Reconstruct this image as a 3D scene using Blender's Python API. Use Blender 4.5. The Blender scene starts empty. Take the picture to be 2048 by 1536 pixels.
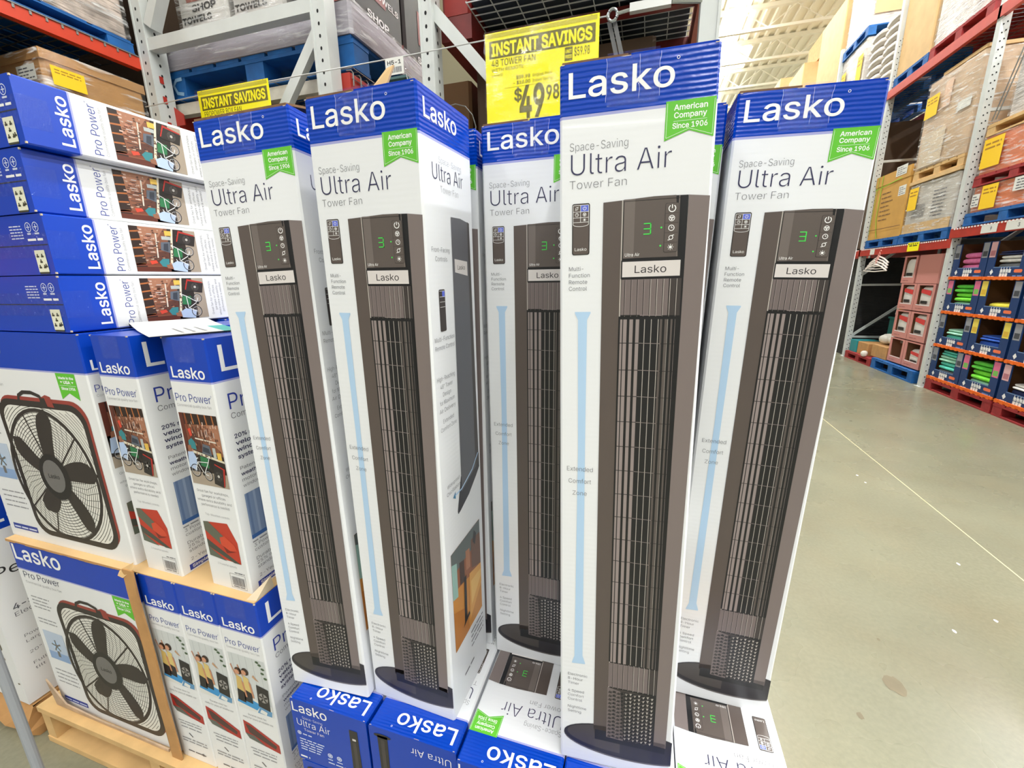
import bpy, math, random, os
from mathutils import Vector, Matrix, Euler
from mathutils.geometry import tessellate_polygon, delaunay_2d_cdt
rnd = random.Random(11)
SC = bpy.context.scene
COL = SC.collection
PI = math.pi

# ---------------------------------------------------------------- camera
CAM_H = 1.5
def camera_axes(pitch, roll, yaw):
    cy, sy = math.cos(yaw), math.sin(yaw)
    A = Matrix(((cy, -sy, 0), (sy, cy, 0), (0, 0, 1)))
    B = Matrix(((1, 0, 0), (0, 0, -1), (0, 1, 0)))
    c, s = math.cos(pitch), math.sin(pitch)
    Pm = Matrix(((1, 0, 0), (0, c, -s), (0, s, c)))
    c, s = math.cos(roll), math.sin(roll)
    Q = Matrix(((c, -s, 0), (s, c, 0), (0, 0, 1)))
    return Q @ Pm @ B @ A
ax = camera_axes(0.242903, -0.015776, -0.302235)
cd = bpy.data.cameras.new('camera')
cam = bpy.data.objects.new('camera', cd)
COL.objects.link(cam)
cd.sensor_width = 36.0
cd.lens = 848.8 * 36.0 / 2048.0
cd.clip_start = 0.02
cd.clip_end = 200
cam.matrix_world = Matrix((
    (ax[0][0], -ax[1][0], -ax[2][0], 0.0),
    (ax[0][1], -ax[1][1], -ax[2][1], 0.0),
    (ax[0][2], -ax[1][2], -ax[2][2], CAM_H),
    (0, 0, 0, 1)))
SC.camera = cam

# ---------------------------------------------------------------- exposure, world, lamps
vs = SC.view_settings
vs.view_transform = 'Standard'
vs.look = 'None'
vs.gamma = 1.0
vs.use_curve_mapping = False
vs.exposure = -0.82
w = bpy.data.worlds.new('store_ambient')
SC.world = w
w.use_nodes = True
w.node_tree.nodes['Background'].inputs[0].default_value = (0.97, 0.985, 1.0, 1)
w.node_tree.nodes['Background'].inputs[1].default_value = 1.0
def area_lamp(name, x, y, z, sx, sy, watts, col=(0.965, 0.985, 1.0)):
    l = bpy.data.lights.new(name, 'AREA')
    l.shape = 'RECTANGLE'
    l.size = sx
    l.size_y = sy
    l.energy = watts
    l.color = col
    o = bpy.data.objects.new(name, l)
    o.location = (x, y, z)
    COL.objects.link(o)
    return o
LAMP_ROWS = ((2.05, 13.0, 44.0), (-5.2, 2.0, 30.0), (8.0, 14.0, 34.0), (13.0, 14.0, 34.0))
for lx, ly, ll in LAMP_ROWS:
    area_lamp('strip_lamp', lx, ly, 8.62, 0.24, ll, {2.05: 75.0, -5.2: 55.0, 8.0: 190.0, 13.0: 190.0}[lx] * ll)
for ly, lw in ((-2.2, 330.0), (-6.0, 330.0), (-10.0, 430.0), (-14.5, 700.0), (-19.0, 1000.0)):
    area_lamp('cross_aisle_lamp', -1.0, ly, 8.62, 22.0, 0.30, lw)

# ---------------------------------------------------------------- materials
def lin(c):
    out = []
    for x in c[:3]:
        x /= 255.0
        out.append(x / 12.92 if x <= 0.04045 else ((x + 0.055) / 1.055) ** 2.4)
    return (*out, 1.0)
MATS = {}
def mat(name, rgb, rough=0.5, metal=0.0, noise=None, bump=None, spec=0.5, coat=0.0, emit=0.0):
    """noise=(scale, amount) mottles the colour; bump=(kind, scale, strength[, distance])"""
    if name in MATS:
        return MATS[name]
    m = bpy.data.materials.new(name)
    m.use_nodes = True
    nt = m.node_tree
    b = nt.nodes['Principled BSDF']
    c = lin(rgb)
    b.inputs['Base Color'].default_value = c
    b.inputs['Roughness'].default_value = rough
    b.inputs['Metallic'].default_value = metal
    b.inputs['Specular IOR Level'].default_value = spec
    b.inputs['Coat Weight'].default_value = coat
    m.diffuse_color = c
    if emit:
        b.inputs['Emission Color'].default_value = c
        b.inputs['Emission Strength'].default_value = emit
    tc = None
    if noise or bump:
        tc = nt.nodes.new('ShaderNodeTexCoord')
    if noise:
        n = nt.nodes.new('ShaderNodeTexNoise')
        n.inputs['Scale'].default_value = noise[0]
        n.inputs['Detail'].default_value = 5
        nt.links.new(tc.outputs['Object'], n.inputs['Vector'])
        r = nt.nodes.new('ShaderNodeValToRGB')
        a = noise[1]
        r.color_ramp.elements[0].position = 0.3
        r.color_ramp.elements[1].position = 0.7
        r.color_ramp.elements[0].color = tuple(max(0, x * (1 - a)) for x in c[:3]) + (1,)
        r.color_ramp.elements[1].color = tuple(min(1, x * (1 + a)) for x in c[:3]) + (1,)
        nt.links.new(n.outputs['Fac'], r.inputs['Fac'])
        nt.links.new(r.outputs['Color'], b.inputs['Base Color'])
    if bump:
        kind = bump[0]
        bp = nt.nodes.new('ShaderNodeBump')
        bp.inputs['Strength'].default_value = bump[2]
        bp.inputs['Distance'].default_value = bump[3] if len(bump) > 3 else 0.001
        if kind == 'corr':            # corrugated board: soft ridges across the height
            t = nt.nodes.new('ShaderNodeTexWave')
            t.wave_type = 'BANDS'
            t.bands_direction = 'Z'
            t.inputs['Scale'].default_value = bump[1]
            t.inputs['Distortion'].default_value = 1.6
            t.inputs['Detail'].default_value = 2
            t.inputs['Detail Scale'].default_value = 0.6
            nt.links.new(tc.outputs['Object'], t.inputs['Vector'])
            n2 = nt.nodes.new('ShaderNodeTexNoise')
            n2.inputs['Scale'].default_value = 16
            n2.inputs['Detail'].default_value = 4
            nt.links.new(tc.outputs['Object'], n2.inputs['Vector'])
            mu = nt.nodes.new('ShaderNodeMath')
            mu.operation = 'MULTIPLY'
            nt.links.new(t.outputs['Fac'], mu.inputs[0])
            nt.links.new(n2.outputs['Fac'], mu.inputs[1])
            ad = nt.nodes.new('ShaderNodeMath')
            ad.operation = 'MULTIPLY_ADD'
            ad.inputs[1].default_value = 1.2
            nt.links.new(n2.outputs['Fac'], ad.inputs[0])
            nt.links.new(mu.outputs[0], ad.inputs[2])
            t = ad
        elif kind == 'wrap':          # stretch film: long creases
            mp = nt.nodes.new('ShaderNodeMapping')
            mp.inputs['Rotation'].default_value = (0.35, 0.35, 0.2)
            mp.inputs['Scale'].default_value = (1.0, 1.0, 9.0)
            nt.links.new(tc.outputs['Object'], mp.inputs['Vector'])
            t = nt.nodes.new('ShaderNodeTexNoise')
            t.inputs['Scale'].default_value = bump[1]
            t.inputs['Detail'].default_value = 6
            t.inputs['Distortion'].default_value = 0.6
            nt.links.new(mp.outputs['Vector'], t.inputs['Vector'])
        elif kind == 'grain':
            mp = nt.nodes.new('ShaderNodeMapping')
            mp.inputs['Scale'].default_value = (1.0, 12.0, 12.0)
            nt.links.new(tc.outputs['Object'], mp.inputs['Vector'])
            t = nt.nodes.new('ShaderNodeTexNoise')
            t.inputs['Scale'].default_value = bump[1]
            t.inputs['Detail'].default_value = 4
            nt.links.new(mp.outputs['Vector'], t.inputs['Vector'])
        else:
            t = nt.nodes.new('ShaderNodeTexNoise')
            t.inputs['Scale'].default_value = bump[1]
            t.inputs['Detail'].default_value = 5
            nt.links.new(tc.outputs['Object'], t.inputs['Vector'])
        nt.links.new(t.outputs[0] if t.bl_idname != 'ShaderNodeTexWave' else t.outputs['Fac'], bp.inputs['Height'])
        nt.links.new(bp.outputs['Normal'], b.inputs['Normal'])
    MATS[name] = m
    return m
def film(name, gloss=0.35, rough=0.12, scale=9.0, tint=(255, 255, 255), strength=0.9, white=0.0):
    """clear plastic film: mostly see-through, glossy creases; white mixes in diffuse streaks as painted highlights"""
    if name in MATS:
        return MATS[name]
    m = bpy.data.materials.new(name)
    m.use_nodes = True
    nt = m.node_tree
    nt.nodes.remove(nt.nodes['Principled BSDF'])
    out = nt.nodes['Material Output']
    tr = nt.nodes.new('ShaderNodeBsdfTransparent')
    tr.inputs[0].default_value = lin(tint)
    gl = nt.nodes.new('ShaderNodeBsdfGlossy')
    gl.inputs['Roughness'].default_value = rough
    df = nt.nodes.new('ShaderNodeBsdfDiffuse')
    df.inputs[0].default_value = (0.9, 0.9, 0.9, 1)
    tc = nt.nodes.new('ShaderNodeTexCoord')
    mp = nt.nodes.new('ShaderNodeMapping')
    mp.inputs['Rotation'].default_value = (0.3, 0.4, 0.2)
    mp.inputs['Scale'].default_value = (1, 1, 8)
    nz = nt.nodes.new('ShaderNodeTexNoise')
    nz.inputs['Scale'].default_value = scale
    nz.inputs['Detail'].default_value = 6
    nz.inputs['Distortion'].default_value = 0.7
    bp = nt.nodes.new('ShaderNodeBump')
    bp.inputs['Strength'].default_value = strength
    bp.inputs['Distance'].default_value = 0.02
    nt.links.new(tc.outputs['Object'], mp.inputs[0])
    nt.links.new(mp.outputs[0], nz.inputs['Vector'])
    nt.links.new(nz.outputs['Fac'], bp.inputs['Height'])
    nt.links.new(bp.outputs['Normal'], gl.inputs['Normal'])
    mx0 = nt.nodes.new('ShaderNodeMixShader')
    ra = nt.nodes.new('ShaderNodeMapRange')
    ra.inputs['From Min'].default_value = 0.54
    ra.inputs['From Max'].default_value = 0.70
    ra.inputs['To Max'].default_value = white  # diffuse white streaks imitate highlights on the film
    nt.links.new(nz.outputs['Fac'], ra.inputs['Value'])
    nt.links.new(ra.outputs[0], mx0.inputs[0])
    nt.links.new(tr.outputs[0], mx0.inputs[1])
    nt.links.new(df.outputs[0], mx0.inputs[2])
    mx = nt.nodes.new('ShaderNodeMixShader')
    fr = nt.nodes.new('ShaderNodeLayerWeight')
    fr.inputs['Blend'].default_value = 0.3
    mu = nt.nodes.new('ShaderNodeMath')
    mu.operation = 'MULTIPLY_ADD'
    mu.inputs[1].default_value = gloss
    mu.inputs[2].default_value = gloss * 0.35
    nt.links.new(fr.outputs['Facing'], mu.inputs[0])
    nt.links.new(mu.outputs[0], mx.inputs[0])
    nt.links.new(mx0.outputs[0], mx.inputs[1])
    nt.links.new(gl.outputs[0], mx.inputs[2])
    nt.links.new(mx.outputs[0], out.inputs[0])
    MATS[name] = m
    return m

WHITE = mat('white_board', (232, 234, 238), 0.34, bump=('corr', 34, 0.10, 0.0012), coat=0.15)
BLUE = mat('blue_board', (0, 62, 178), 0.17, bump=('corr', 46, 0.45, 0.0018), spec=0.4)
BWHITE = mat('white_litho_board', (230, 231, 232), 0.40, bump=('noise', 60, 0.05))
BBLUE = mat('blue_litho_board', (2, 62, 180), 0.34, bump=('noise', 60, 0.06))
LAV = mat('lavender_print', (160, 163, 214), 0.4)
KRAFT = mat('kraft_board', (184, 138, 86), 0.75, noise=(14, 0.12), bump=('noise', 90, 0.1))
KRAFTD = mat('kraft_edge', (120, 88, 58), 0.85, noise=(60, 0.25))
KRAFTL = mat('kraft_light', (214, 178, 126), 0.7, noise=(6, 0.08), bump=('noise', 40, 0.08))
KRAFTY = mat('kraft_yellow', (200, 152, 74), 0.7, noise=(5, 0.08))
PWHITE = mat('print_white', (244, 244, 244), 0.4)
NAVYT = mat('print_navy', (46, 46, 84), 0.4)
GREYT = mat('print_grey', (96, 96, 104), 0.4)
LGREYT = mat('print_light_grey', (150, 150, 154), 0.45)
BLACKT = mat('print_black', (26, 26, 28), 0.4)
ROYAL = mat('print_royal', (34, 56, 150), 0.4)
GREEN = mat('print_green', (96, 190, 48), 0.4)
PALEB = mat('print_pale_blue', (178, 208, 238), 0.4)
SEAM = mat('seam_dark', (40, 42, 52), 0.8)
TORN = mat('torn_paper', (205, 188, 160), 0.9)
TAPE = film('clear_tape', gloss=0.10, rough=0.10, scale=60, strength=0.5)
WRAP = film('stretch_film', gloss=0.16, rough=0.10, scale=5.0, strength=1.0, white=0.75)
SLEEVE = film('sign_sleeve', gloss=0.12, rough=0.04, scale=3.0, strength=0.25)
GALV = mat('rack_grey_paint', (206, 210, 208), 0.42, metal=0.0, noise=(9, 0.05))
HOLE = mat('hole_dark', (28, 28, 30), 0.9)
REDB = mat('rack_red_paint', (178, 50, 38), 0.42, noise=(10, 0.1))
ORANGEB = mat('rack_orange_red_paint', (206, 62, 34), 0.42, noise=(10, 0.06))
WIRE = mat('zinc_wire', (150, 152, 150), 0.35, metal=0.7)
WIREDK = mat('dark_wire', (98, 100, 104), 0.5, metal=0.4)
STEEL = mat('bright_steel', (190, 196, 200), 0.25, metal=0.9)
PBLUE = mat('pallet_blue_paint', (20, 96, 168), 0.65, noise=(12, 0.22), bump=('grain', 6, 0.3))
PRED = mat('pallet_red_paint', (156, 42, 44), 0.7, noise=(12, 0.2), bump=('grain', 6, 0.3))
PWOOD = mat('pallet_pine', (216, 178, 122), 0.7, noise=(10, 0.14), bump=('grain', 6, 0.3))
YELLOW = mat('sign_yellow', (255, 244, 8), 0.45)
OLIVE = mat('sign_olive', (104, 98, 20), 0.45)
NOTE = mat('note_yellow', (250, 204, 30), 0.6)

# ---------------------------------------------------------------- mesh building
class G:
    """collects faces with materials; build() links them as ONE mesh object"""
    def __init__(s):
        s.v, s.f, s.m, s.mats = [], [], [], []
    def mi(s, m):
        if m not in s.mats:
            s.mats.append(m)
        return s.mats.index(m)
    def add(s, vs, fs, m):
        o = len(s.v)
        k = s.mi(m)
        s.v += [tuple(p) for p in vs]
        for f in fs:
            s.f.append(tuple(i + o for i in f))
            s.m.append(k)
        return s
    def box(s, x0, x1, y0, y1, z0, z1, m, faces=None):
        v = [(x0, y0, z0), (x1, y0, z0), (x1, y1, z0), (x0, y1, z0), (x0, y0, z1), (x1, y0, z1), (x1, y1, z1), (x0, y1, z1)]
        F = {'bottom': (0, 3, 2, 1), 'top': (4, 5, 6, 7), 'front': (0, 1, 5, 4), 'right': (1, 2, 6, 5), 'back': (2, 3, 7, 6), 'left': (3, 0, 4, 7)}
        for k, f in F.items():
            s.add([v[i] for i in f], [(0, 1, 2, 3)], (faces or {}).get(k, m))
        return s
    def bar(s, p, q, w, h, m, up=(0, 0, 1)):
        p, q = Vector(p), Vector(q)
        d = (q - p).normalized()
        u = Vector(up)
        if abs(d.dot(u)) > 0.98:
            u = Vector((0, 1, 0))
        a = d.cross(u).normalized() * (w / 2)
        b = d.cross(a).normalized() * (h / 2)
        vs = [p - a - b, p + a - b, p + a + b, p - a + b, q - a - b, q + a - b, q + a + b, q - a + b]
        return s.add(vs, [(0, 3, 2, 1), (4, 5, 6, 7), (0, 1, 5, 4), (1, 2, 6, 5), (2, 3, 7, 6), (3, 0, 4, 7)], m)
    def tube(s, pts, r, m, n=6, closed=False):
        pts = [Vector(p) for p in pts]
        k = len(pts)
        vs = []
        for i, p in enumerate(pts):
            a = pts[(i - 1) % k] if (i or closed) else p
            b = pts[(i + 1) % k] if (i < k - 1 or closed) else p
            d = (b - a).normalized()
            u = Vector((0, 0, 1)) if abs(d.z) < 0.9 else Vector((0, 1, 0))
            e = d.cross(u).normalized()
            g = d.cross(e)
            for j in range(n):
                t = 2 * PI * j / n
                vs.append(p + e * (r * math.cos(t)) + g * (r * math.sin(t)))
        fs = []
        for i in range(k if closed else k - 1):
            for j in range(n):
                i2 = (i + 1) % k
                fs.append((i * n + j, i * n + (j + 1) % n, i2 * n + (j + 1) % n, i2 * n + j))
        if not closed:
            fs += [tuple(range(n))[::-1], tuple((k - 1) * n + j for j in range(n))]
        return s.add(vs, fs, m)
    def carton(s, w, d, h, c, bands, top, bottom, x0=None):
        """closed carton with softly cut upright edges; bands = [(z, material below that z)...]"""
        a, b = -w / 2, w / 2
        ring = [(a + c, 0), (b - c, 0), (b, c), (b, d - c), (b - c, d), (a + c, d), (a, d - c), (a, c)]
        zs = [0.0] + [z for z, _ in bands]
        for i, (z, m) in enumerate(bands):
            vs = [(x, y, zs[i]) for x, y in ring] + [(x, y, z) for x, y in ring]
            s.add(vs, [(j, (j + 1) % 8, 8 + (j + 1) % 8, 8 + j) for j in range(8)], m)
        s.add([(x, y, h) for x, y in ring], [tuple(range(8))], top)
        s.add([(x, y, 0) for x, y in ring], [tuple(range(8))[::-1]], bottom)
        return s
    def pillow(s, cx, cy, cz, a, b, c, m, e=0.45, nu=14, nv=8):
        """rounded cushion block (folded cloth, stuffed bag)"""
        f = lambda t, q: math.copysign(abs(t) ** q, t)
        vs, fs = [], []
        for i in range(nv + 1):
            th = -PI / 2 + PI * i / nv
            for j in range(nu):
                ph = 2 * PI * j / nu
                vs.append((cx + a * f(math.cos(th), e) * f(math.cos(ph), e), cy + b * f(math.cos(th), e) * f(math.sin(ph), e), cz + c * f(math.sin(th), 0.7)))
        for i in range(nv):
            for j in range(nu):
                fs.append((i * nu + j, i * nu + (j + 1) % nu, (i + 1) * nu + (j + 1) % nu, (i + 1) * nu + j))
        return s.add(vs, fs, m)
    def mesh(s, name, smooth=False):
        me = bpy.data.meshes.new(name)
        me.from_pydata(s.v, [], s.f)
        for m in s.mats:
            me.materials.append(m)
        me.polygons.foreach_set('material_index', s.m)
        if smooth:
            me.polygons.foreach_set('use_smooth', [True] * len(s.f))
        me.update()
        return me
    def build(s, name, parent=None, loc=None, rot=None, smooth=False):
        return put(name, s.mesh(name, smooth), parent, loc, rot)
def put(name, me, parent=None, loc=None, rot=None):
    o = bpy.data.objects.new(name, me)
    COL.objects.link(o)
    if parent:
        o.parent = parent
    if loc:
        o.location = loc
    if rot:
        o.rotation_euler = rot
    return o
def tag(o, label=None, cat=None, group=None, kind=None):
    if label:
        o['label'] = label
    if cat:
        o['category'] = cat
    if group:
        o['group'] = group
    if kind:
        o['kind'] = kind
    return o
def thing(name, label, cat, loc=(0, 0, 0), rot=(0, 0, 0), group=None):
    o = bpy.data.objects.new(name, None)
    COL.objects.link(o)
    o.empty_display_size = 0.1
    o.location = loc
    o.rotation_euler = rot
    return tag(o, label, cat, group)
MC = {}
def part(name, key, fn, parent, loc=None, rot=None, smooth=False):
    """a child whose mesh is shared between alike things"""
    if key not in MC:
        g = G()
        fn(g)
        MC[key] = g.mesh(name, smooth)
    return put(name, MC[key], parent, loc, rot)

# ---------------------------------------------------------------- lettering
try:
    FONT = bpy.data.fonts.load(os.path.join(bpy.utils.resource_path('LOCAL'), 'datafiles', 'fonts', 'Inter.woff2'))
except Exception:
    FONT = None
TX = {}
def glyphs(txt):
    """outline polygons of a line of text, in units of the cap height"""
    if txt in TX:
        return TX[txt]
    def curves(t):
        c = bpy.data.curves.new('lettering_outline', 'FONT')
        c.body = t
        if FONT:
            c.font = FONT
        o = bpy.data.objects.new('lettering_outline', c)
        COL.objects.link(o)
        dg = bpy.context.evaluated_depsgraph_get()
        cu = o.to_curve(dg)
        polys = []
        for sp in cu.splines:
            bp = sp.bezier_points
            n = len(bp)
            if n < 2:
                continue
            P = []
            for i in range(n):
                a, b = bp[i], bp[(i + 1) % n]
                p0, p1, p2, p3 = a.co.xy, a.handle_right.xy, b.handle_left.xy, b.co.xy
                ch = p3 - p0
                L = ch.length
                if L < 1e-6:
                    continue
                dev = max(abs(ch.cross(p1 - p0)), abs(ch.cross(p2 - p0))) / L
                k = 1 if dev < 0.004 else (3 if dev < 0.05 else 5)
                for q in range(k):
                    t = q / k
                    P.append((1 - t) ** 3 * p0 + 3 * (1 - t) ** 2 * t * p1 + 3 * (1 - t) * t * t * p2 + t ** 3 * p3)
            if len(P) > 2:
                polys.append(P)
        o.to_curve_clear()
        bpy.data.objects.remove(o)
        bpy.data.curves.remove(c)
        return polys
    if '_cap' not in TX:
        hp = curves('H')
        TX['_cap'] = max(p.y for q in hp for p in q)
    k = 1.0 / TX['_cap']
    polys = [[p * k for p in q] for q in curves(txt)]
    TX[txt] = polys
    return polys
def area2(P):
    return 0.5 * sum(P[i].x * P[(i + 1) % len(P)].y - P[(i + 1) % len(P)].x * P[i].y for i in range(len(P)))
def inside(p, P):
    c = False
    for i in range(len(P)):
        a, b = P[i], P[i - 1]
        if (a.y > p.y) != (b.y > p.y) and p.x < (b.x - a.x) * (p.y - a.y) / (b.y - a.y) + a.x:
            c = not c
    return c
def weigh(P, off):
    """grow or shrink an outline; the sign follows its winding"""
    n = len(P)
    out = []
    for i in range(n):
        a, b, c = P[i - 1], P[i], P[(i + 1) % n]
        d1, d2 = (b - a), (c - b)
        if d1.length < 1e-7 or d2.length < 1e-7:
            out.append(b)
            continue
        d1, d2 = d1.normalized(), d2.normalized()
        n1, n2 = Vector((d1.y, -d1.x)), Vector((d2.y, -d2.x))
        m = n1 + n2
        if m.length < 0.2:
            out.append(b)
            continue
        m.normalize()
        out.append(b + m * (off / max(0.5, m.dot(n1))))
    return out

def filled(polys):
    """triangles of the area an outline winds round, letter by letter (outlines may cross)"""
    order = sorted(polys, key=lambda P: min(p.x for p in P))
    groups, hi = [], None
    for P in order:
        a, b = min(p.x for p in P), max(p.x for p in P)
        if groups and a < hi:
            groups[-1].append(P)
            hi = max(hi, b)
        else:
            groups.append([P])
            hi = b
    out = []
    for grp in groups:
        vs, ed = [], []
        for P in grp:
            o = len(vs)
            vs += [Vector((p.x, p.y)) for p in P]
            ed += [(o + i, o + (i + 1) % len(P)) for i in range(len(P))]
        rv, _e, rf = delaunay_2d_cdt(vs, ed, [], 0, 1e-6)[:3]
        keep = []
        for f in rf:
            cx = sum(rv[i].x for i in f) / len(f)
            cy = sum(rv[i].y for i in f) / len(f)
            w = 0
            for P in grp:
                for i in range(len(P)):
                    p, q = P[i - 1], P[i]
                    if (p.y > cy) != (q.y > cy) and cx < (q.x - p.x) * (cy - p.y) / (q.y - p.y) + p.x:
                        w += 1 if q.y > p.y else -1
            if w:
                keep.append(tuple(f))
        out.append(([(p.x, p.y) for p in rv], keep))
    return out

class Print:
    """flat print on a face: origin O, directions U (right) and V (up)"""
    def __init__(s, g, O, U, V, base=0.0005):
        s.g, s.O, s.U, s.V = g, Vector(O), Vector(U), Vector(V)
        s.N = s.U.cross(s.V)
        s.base = base
    def p3(s, u, v, l):
        return s.O + s.U * u + s.V * v + s.N * (s.base + l * 0.00013)
    def poly(s, pts, m, l=0):
        n = len(pts)
        vs = [s.p3(u, v, l) for u, v in pts]
        if n <= 4:
            s.g.add(vs, [tuple(range(n))], m)
        else:
            t = tessellate_polygon([[Vector((u, v, 0)) for u, v in pts]])
            s.g.add(vs, t, m)
    def rect(s, u0, u1, v0, v1, m, l=0):
        s.poly([(u0, v0), (u1, v0), (u1, v1), (u0, v1)], m, l)
    def rrect(s, u0, u1, v0, v1, r, m, l=0, n=4):
        s.poly(rpts(u0, u1, v0, v1, r, n), m, l)
    def frame(s, u0, u1, v0, v1, t, m, l=0):
        s.rect(u0, u1, v0, v0 + t, m, l)
        s.rect(u0, u1, v1 - t, v1, m, l)
        s.rect(u0, u0 + t, v0 + t, v1 - t, m, l)
        s.rect(u1 - t, u1, v0 + t, v1 - t, m, l)
    def line(s, pts, w, m, l=0, closed=False):
        P = [Vector(p) for p in pts]
        n = len(P)
        vs = []
        for i in range(n):
            a = P[i - 1] if (i or closed) else P[i]
            b = P[(i + 1) % n] if (i < n - 1 or closed) else P[i]
            d = (b - a)
            if d.length < 1e-9:
                d = Vector((1, 0))
            d.normalize()
            k = Vector((-d.y, d.x)) * (w / 2)
            vs += [s.p3(*(P[i] + k), l), s.p3(*(P[i] - k), l)]
        fs = [(2 * i, 2 * i + 1, 2 * ((i + 1) % n) + 1, 2 * ((i + 1) % n)) for i in range(n if closed else n - 1)]
        s.g.add(vs, fs, m)
    def ring(s, u, v, r, w, m, l=0, n=18, a0=0, a1=2 * PI, ry=None):
        ry = r if ry is None else ry
        full = a1 - a0 > 2 * PI - 0.01
        pts = [(u + r * math.cos(a0 + (a1 - a0) * i / n), v + ry * math.sin(a0 + (a1 - a0) * i / n)) for i in range(n if full else n + 1)]
        s.line(pts, w, m, l, closed=full)
    def disc(s, u, v, r, m, l=0, n=16, ry=None):
        ry = r if ry is None else ry
        vs = [s.p3(u + r * math.cos(2 * PI * i / n), v + ry * math.sin(2 * PI * i / n), l) for i in range(n)]
        s.g.add(vs, [tuple(range(n))], m)
    def text(s, txt, u, v, cap, m, width=None, l=0, weight=0.0, align='L', turn=0):
        """baseline start (u, v), cap height; width stretches the line to fit"""
        polys = glyphs(txt)
        if not polys:
            return
        if weight:
            sg = 1 if sum(area2(P) for P in polys) > 0 else -1
            polys = [weigh(P, weight * sg) for P in polys]
        x0 = min(p.x for P in polys for p in P)
        x1 = max(p.x for P in polys for p in P)
        sx = cap if width is None else width / (x1 - x0)
        off = 0.0 if align == 'L' else (-(x1 - x0) * sx if align == 'R' else -(x1 - x0) * sx / 2)
        c, sn = math.cos(turn), math.sin(turn)
        def place(q):
            x, y = (q[0] - x0) * sx + off, q[1] * cap
            return u + x * c - y * sn, v + x * sn + y * c
        for vs2, tris in filled(polys):
            s.g.add([s.p3(*place(q), l) for q in vs2], tris, m)
    def scribble(s, u0, u1, v, h, m, l=0, seed=0):
        """a line of print too small to read: short word-length strokes"""
        r = random.Random(seed)
        u = u0
        while u < u1:
            k = min(u1 - u, h * r.uniform(1.6, 5.0))
            s.rect(u, u + k, v, v + h * 0.62, m, l)
            u += k + h * 0.6
def rpts(u0, u1, v0, v1, r, n=4):
    pts = []
    for cx, cy, a in ((u1 - r, v0 + r, -PI / 2), (u1 - r, v1 - r, 0), (u0 + r, v1 - r, PI / 2), (u0 + r, v0 + r, PI)):
        for i in range(n + 1):
            t = a + PI / 2 * i / n
            pts.append((cx + r * math.cos(t), cy + r * math.sin(t)))
    return pts
# ================================================================ STRUCTURE: floor, ceiling
def floor_material():
    m = bpy.data.materials.new('polished_concrete')
    m.use_nodes = True
    nt = m.node_tree
    b = nt.nodes['Principled BSDF']
    tc = nt.nodes.new('ShaderNodeTexCoord')
    def noise(scale, detail, p0, c0, p1, c1, rough=0.5):
        n = nt.nodes.new('ShaderNodeTexNoise')
        n.inputs['Scale'].default_value = scale
        n.inputs['Detail'].default_value = detail
        n.inputs['Roughness'].default_value = rough
        nt.links.new(tc.outputs['Object'], n.inputs['Vector'])
        r = nt.nodes.new('ShaderNodeValToRGB')
        r.color_ramp.elements[0].position = p0
        r.color_ramp.elements[1].position = p1
        r.color_ramp.elements[0].color = c0
        r.color_ramp.elements[1].color = c1
        nt.links.new(n.outputs['Fac'], r.inputs['Fac'])
        return r
    a = noise(0.9, 6, 0.3, lin((120, 119, 100)), 0.72, lin((141, 140, 119)), 0.55)
    f = noise(60, 4, 0.35, (0.86, 0.86, 0.86, 1), 0.7, (1.05, 1.05, 1.05, 1))
    g = noise(2.6, 3, 0.45, (1, 1, 1, 1), 0.75, (1.04, 0.985, 0.95, 1))
    mx = nt.nodes.new('ShaderNodeMixRGB')
    mx.blend_type = 'MULTIPLY'
    mx.inputs[0].default_value = 0.6
    nt.links.new(a.outputs[0], mx.inputs[1])
    nt.links.new(f.outputs[0], mx.inputs[2])
    m2 = nt.nodes.new('ShaderNodeMixRGB')
    m2.blend_type = 'MULTIPLY'
    m2.inputs[0].default_value = 1.0
    nt.links.new(mx.outputs[0], m2.inputs[1])
    nt.links.new(g.outputs[0], m2.inputs[2])
    nt.links.new(m2.outputs[0], b.inputs['Base Color'])
    rr = noise(1.5, 4, 0.3, (0.20, 0.20, 0.20, 1), 0.7, (0.34, 0.34, 0.34, 1))
    nt.links.new(rr.outputs[0], b.inputs['Roughness'])
    b.inputs['Specular IOR Level'].default_value = 0.55
    bp = nt.nodes.new('ShaderNodeBump')
    bp.inputs['Strength'].default_value = 0.05
    bp.inputs['Distance'].default_value = 0.002
    nz = nt.nodes.new('ShaderNodeTexNoise')
    nz.inputs['Scale'].default_value = 25
    nz.inputs['Detail'].default_value = 5
    nt.links.new(tc.outputs['Object'], nz.inputs['Vector'])
    nt.links.new(nz.outputs['Fac'], bp.inputs['Height'])
    nt.links.new(bp.outputs['Normal'], b.inputs['Normal'])
    return m
CONC = floor_material()
JOINT = mat('joint_filler', (196, 188, 150), 0.6)
STAIN = mat('floor_stain', (112, 102, 80), 0.45, noise=(8, 0.2))
g = G()
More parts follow.
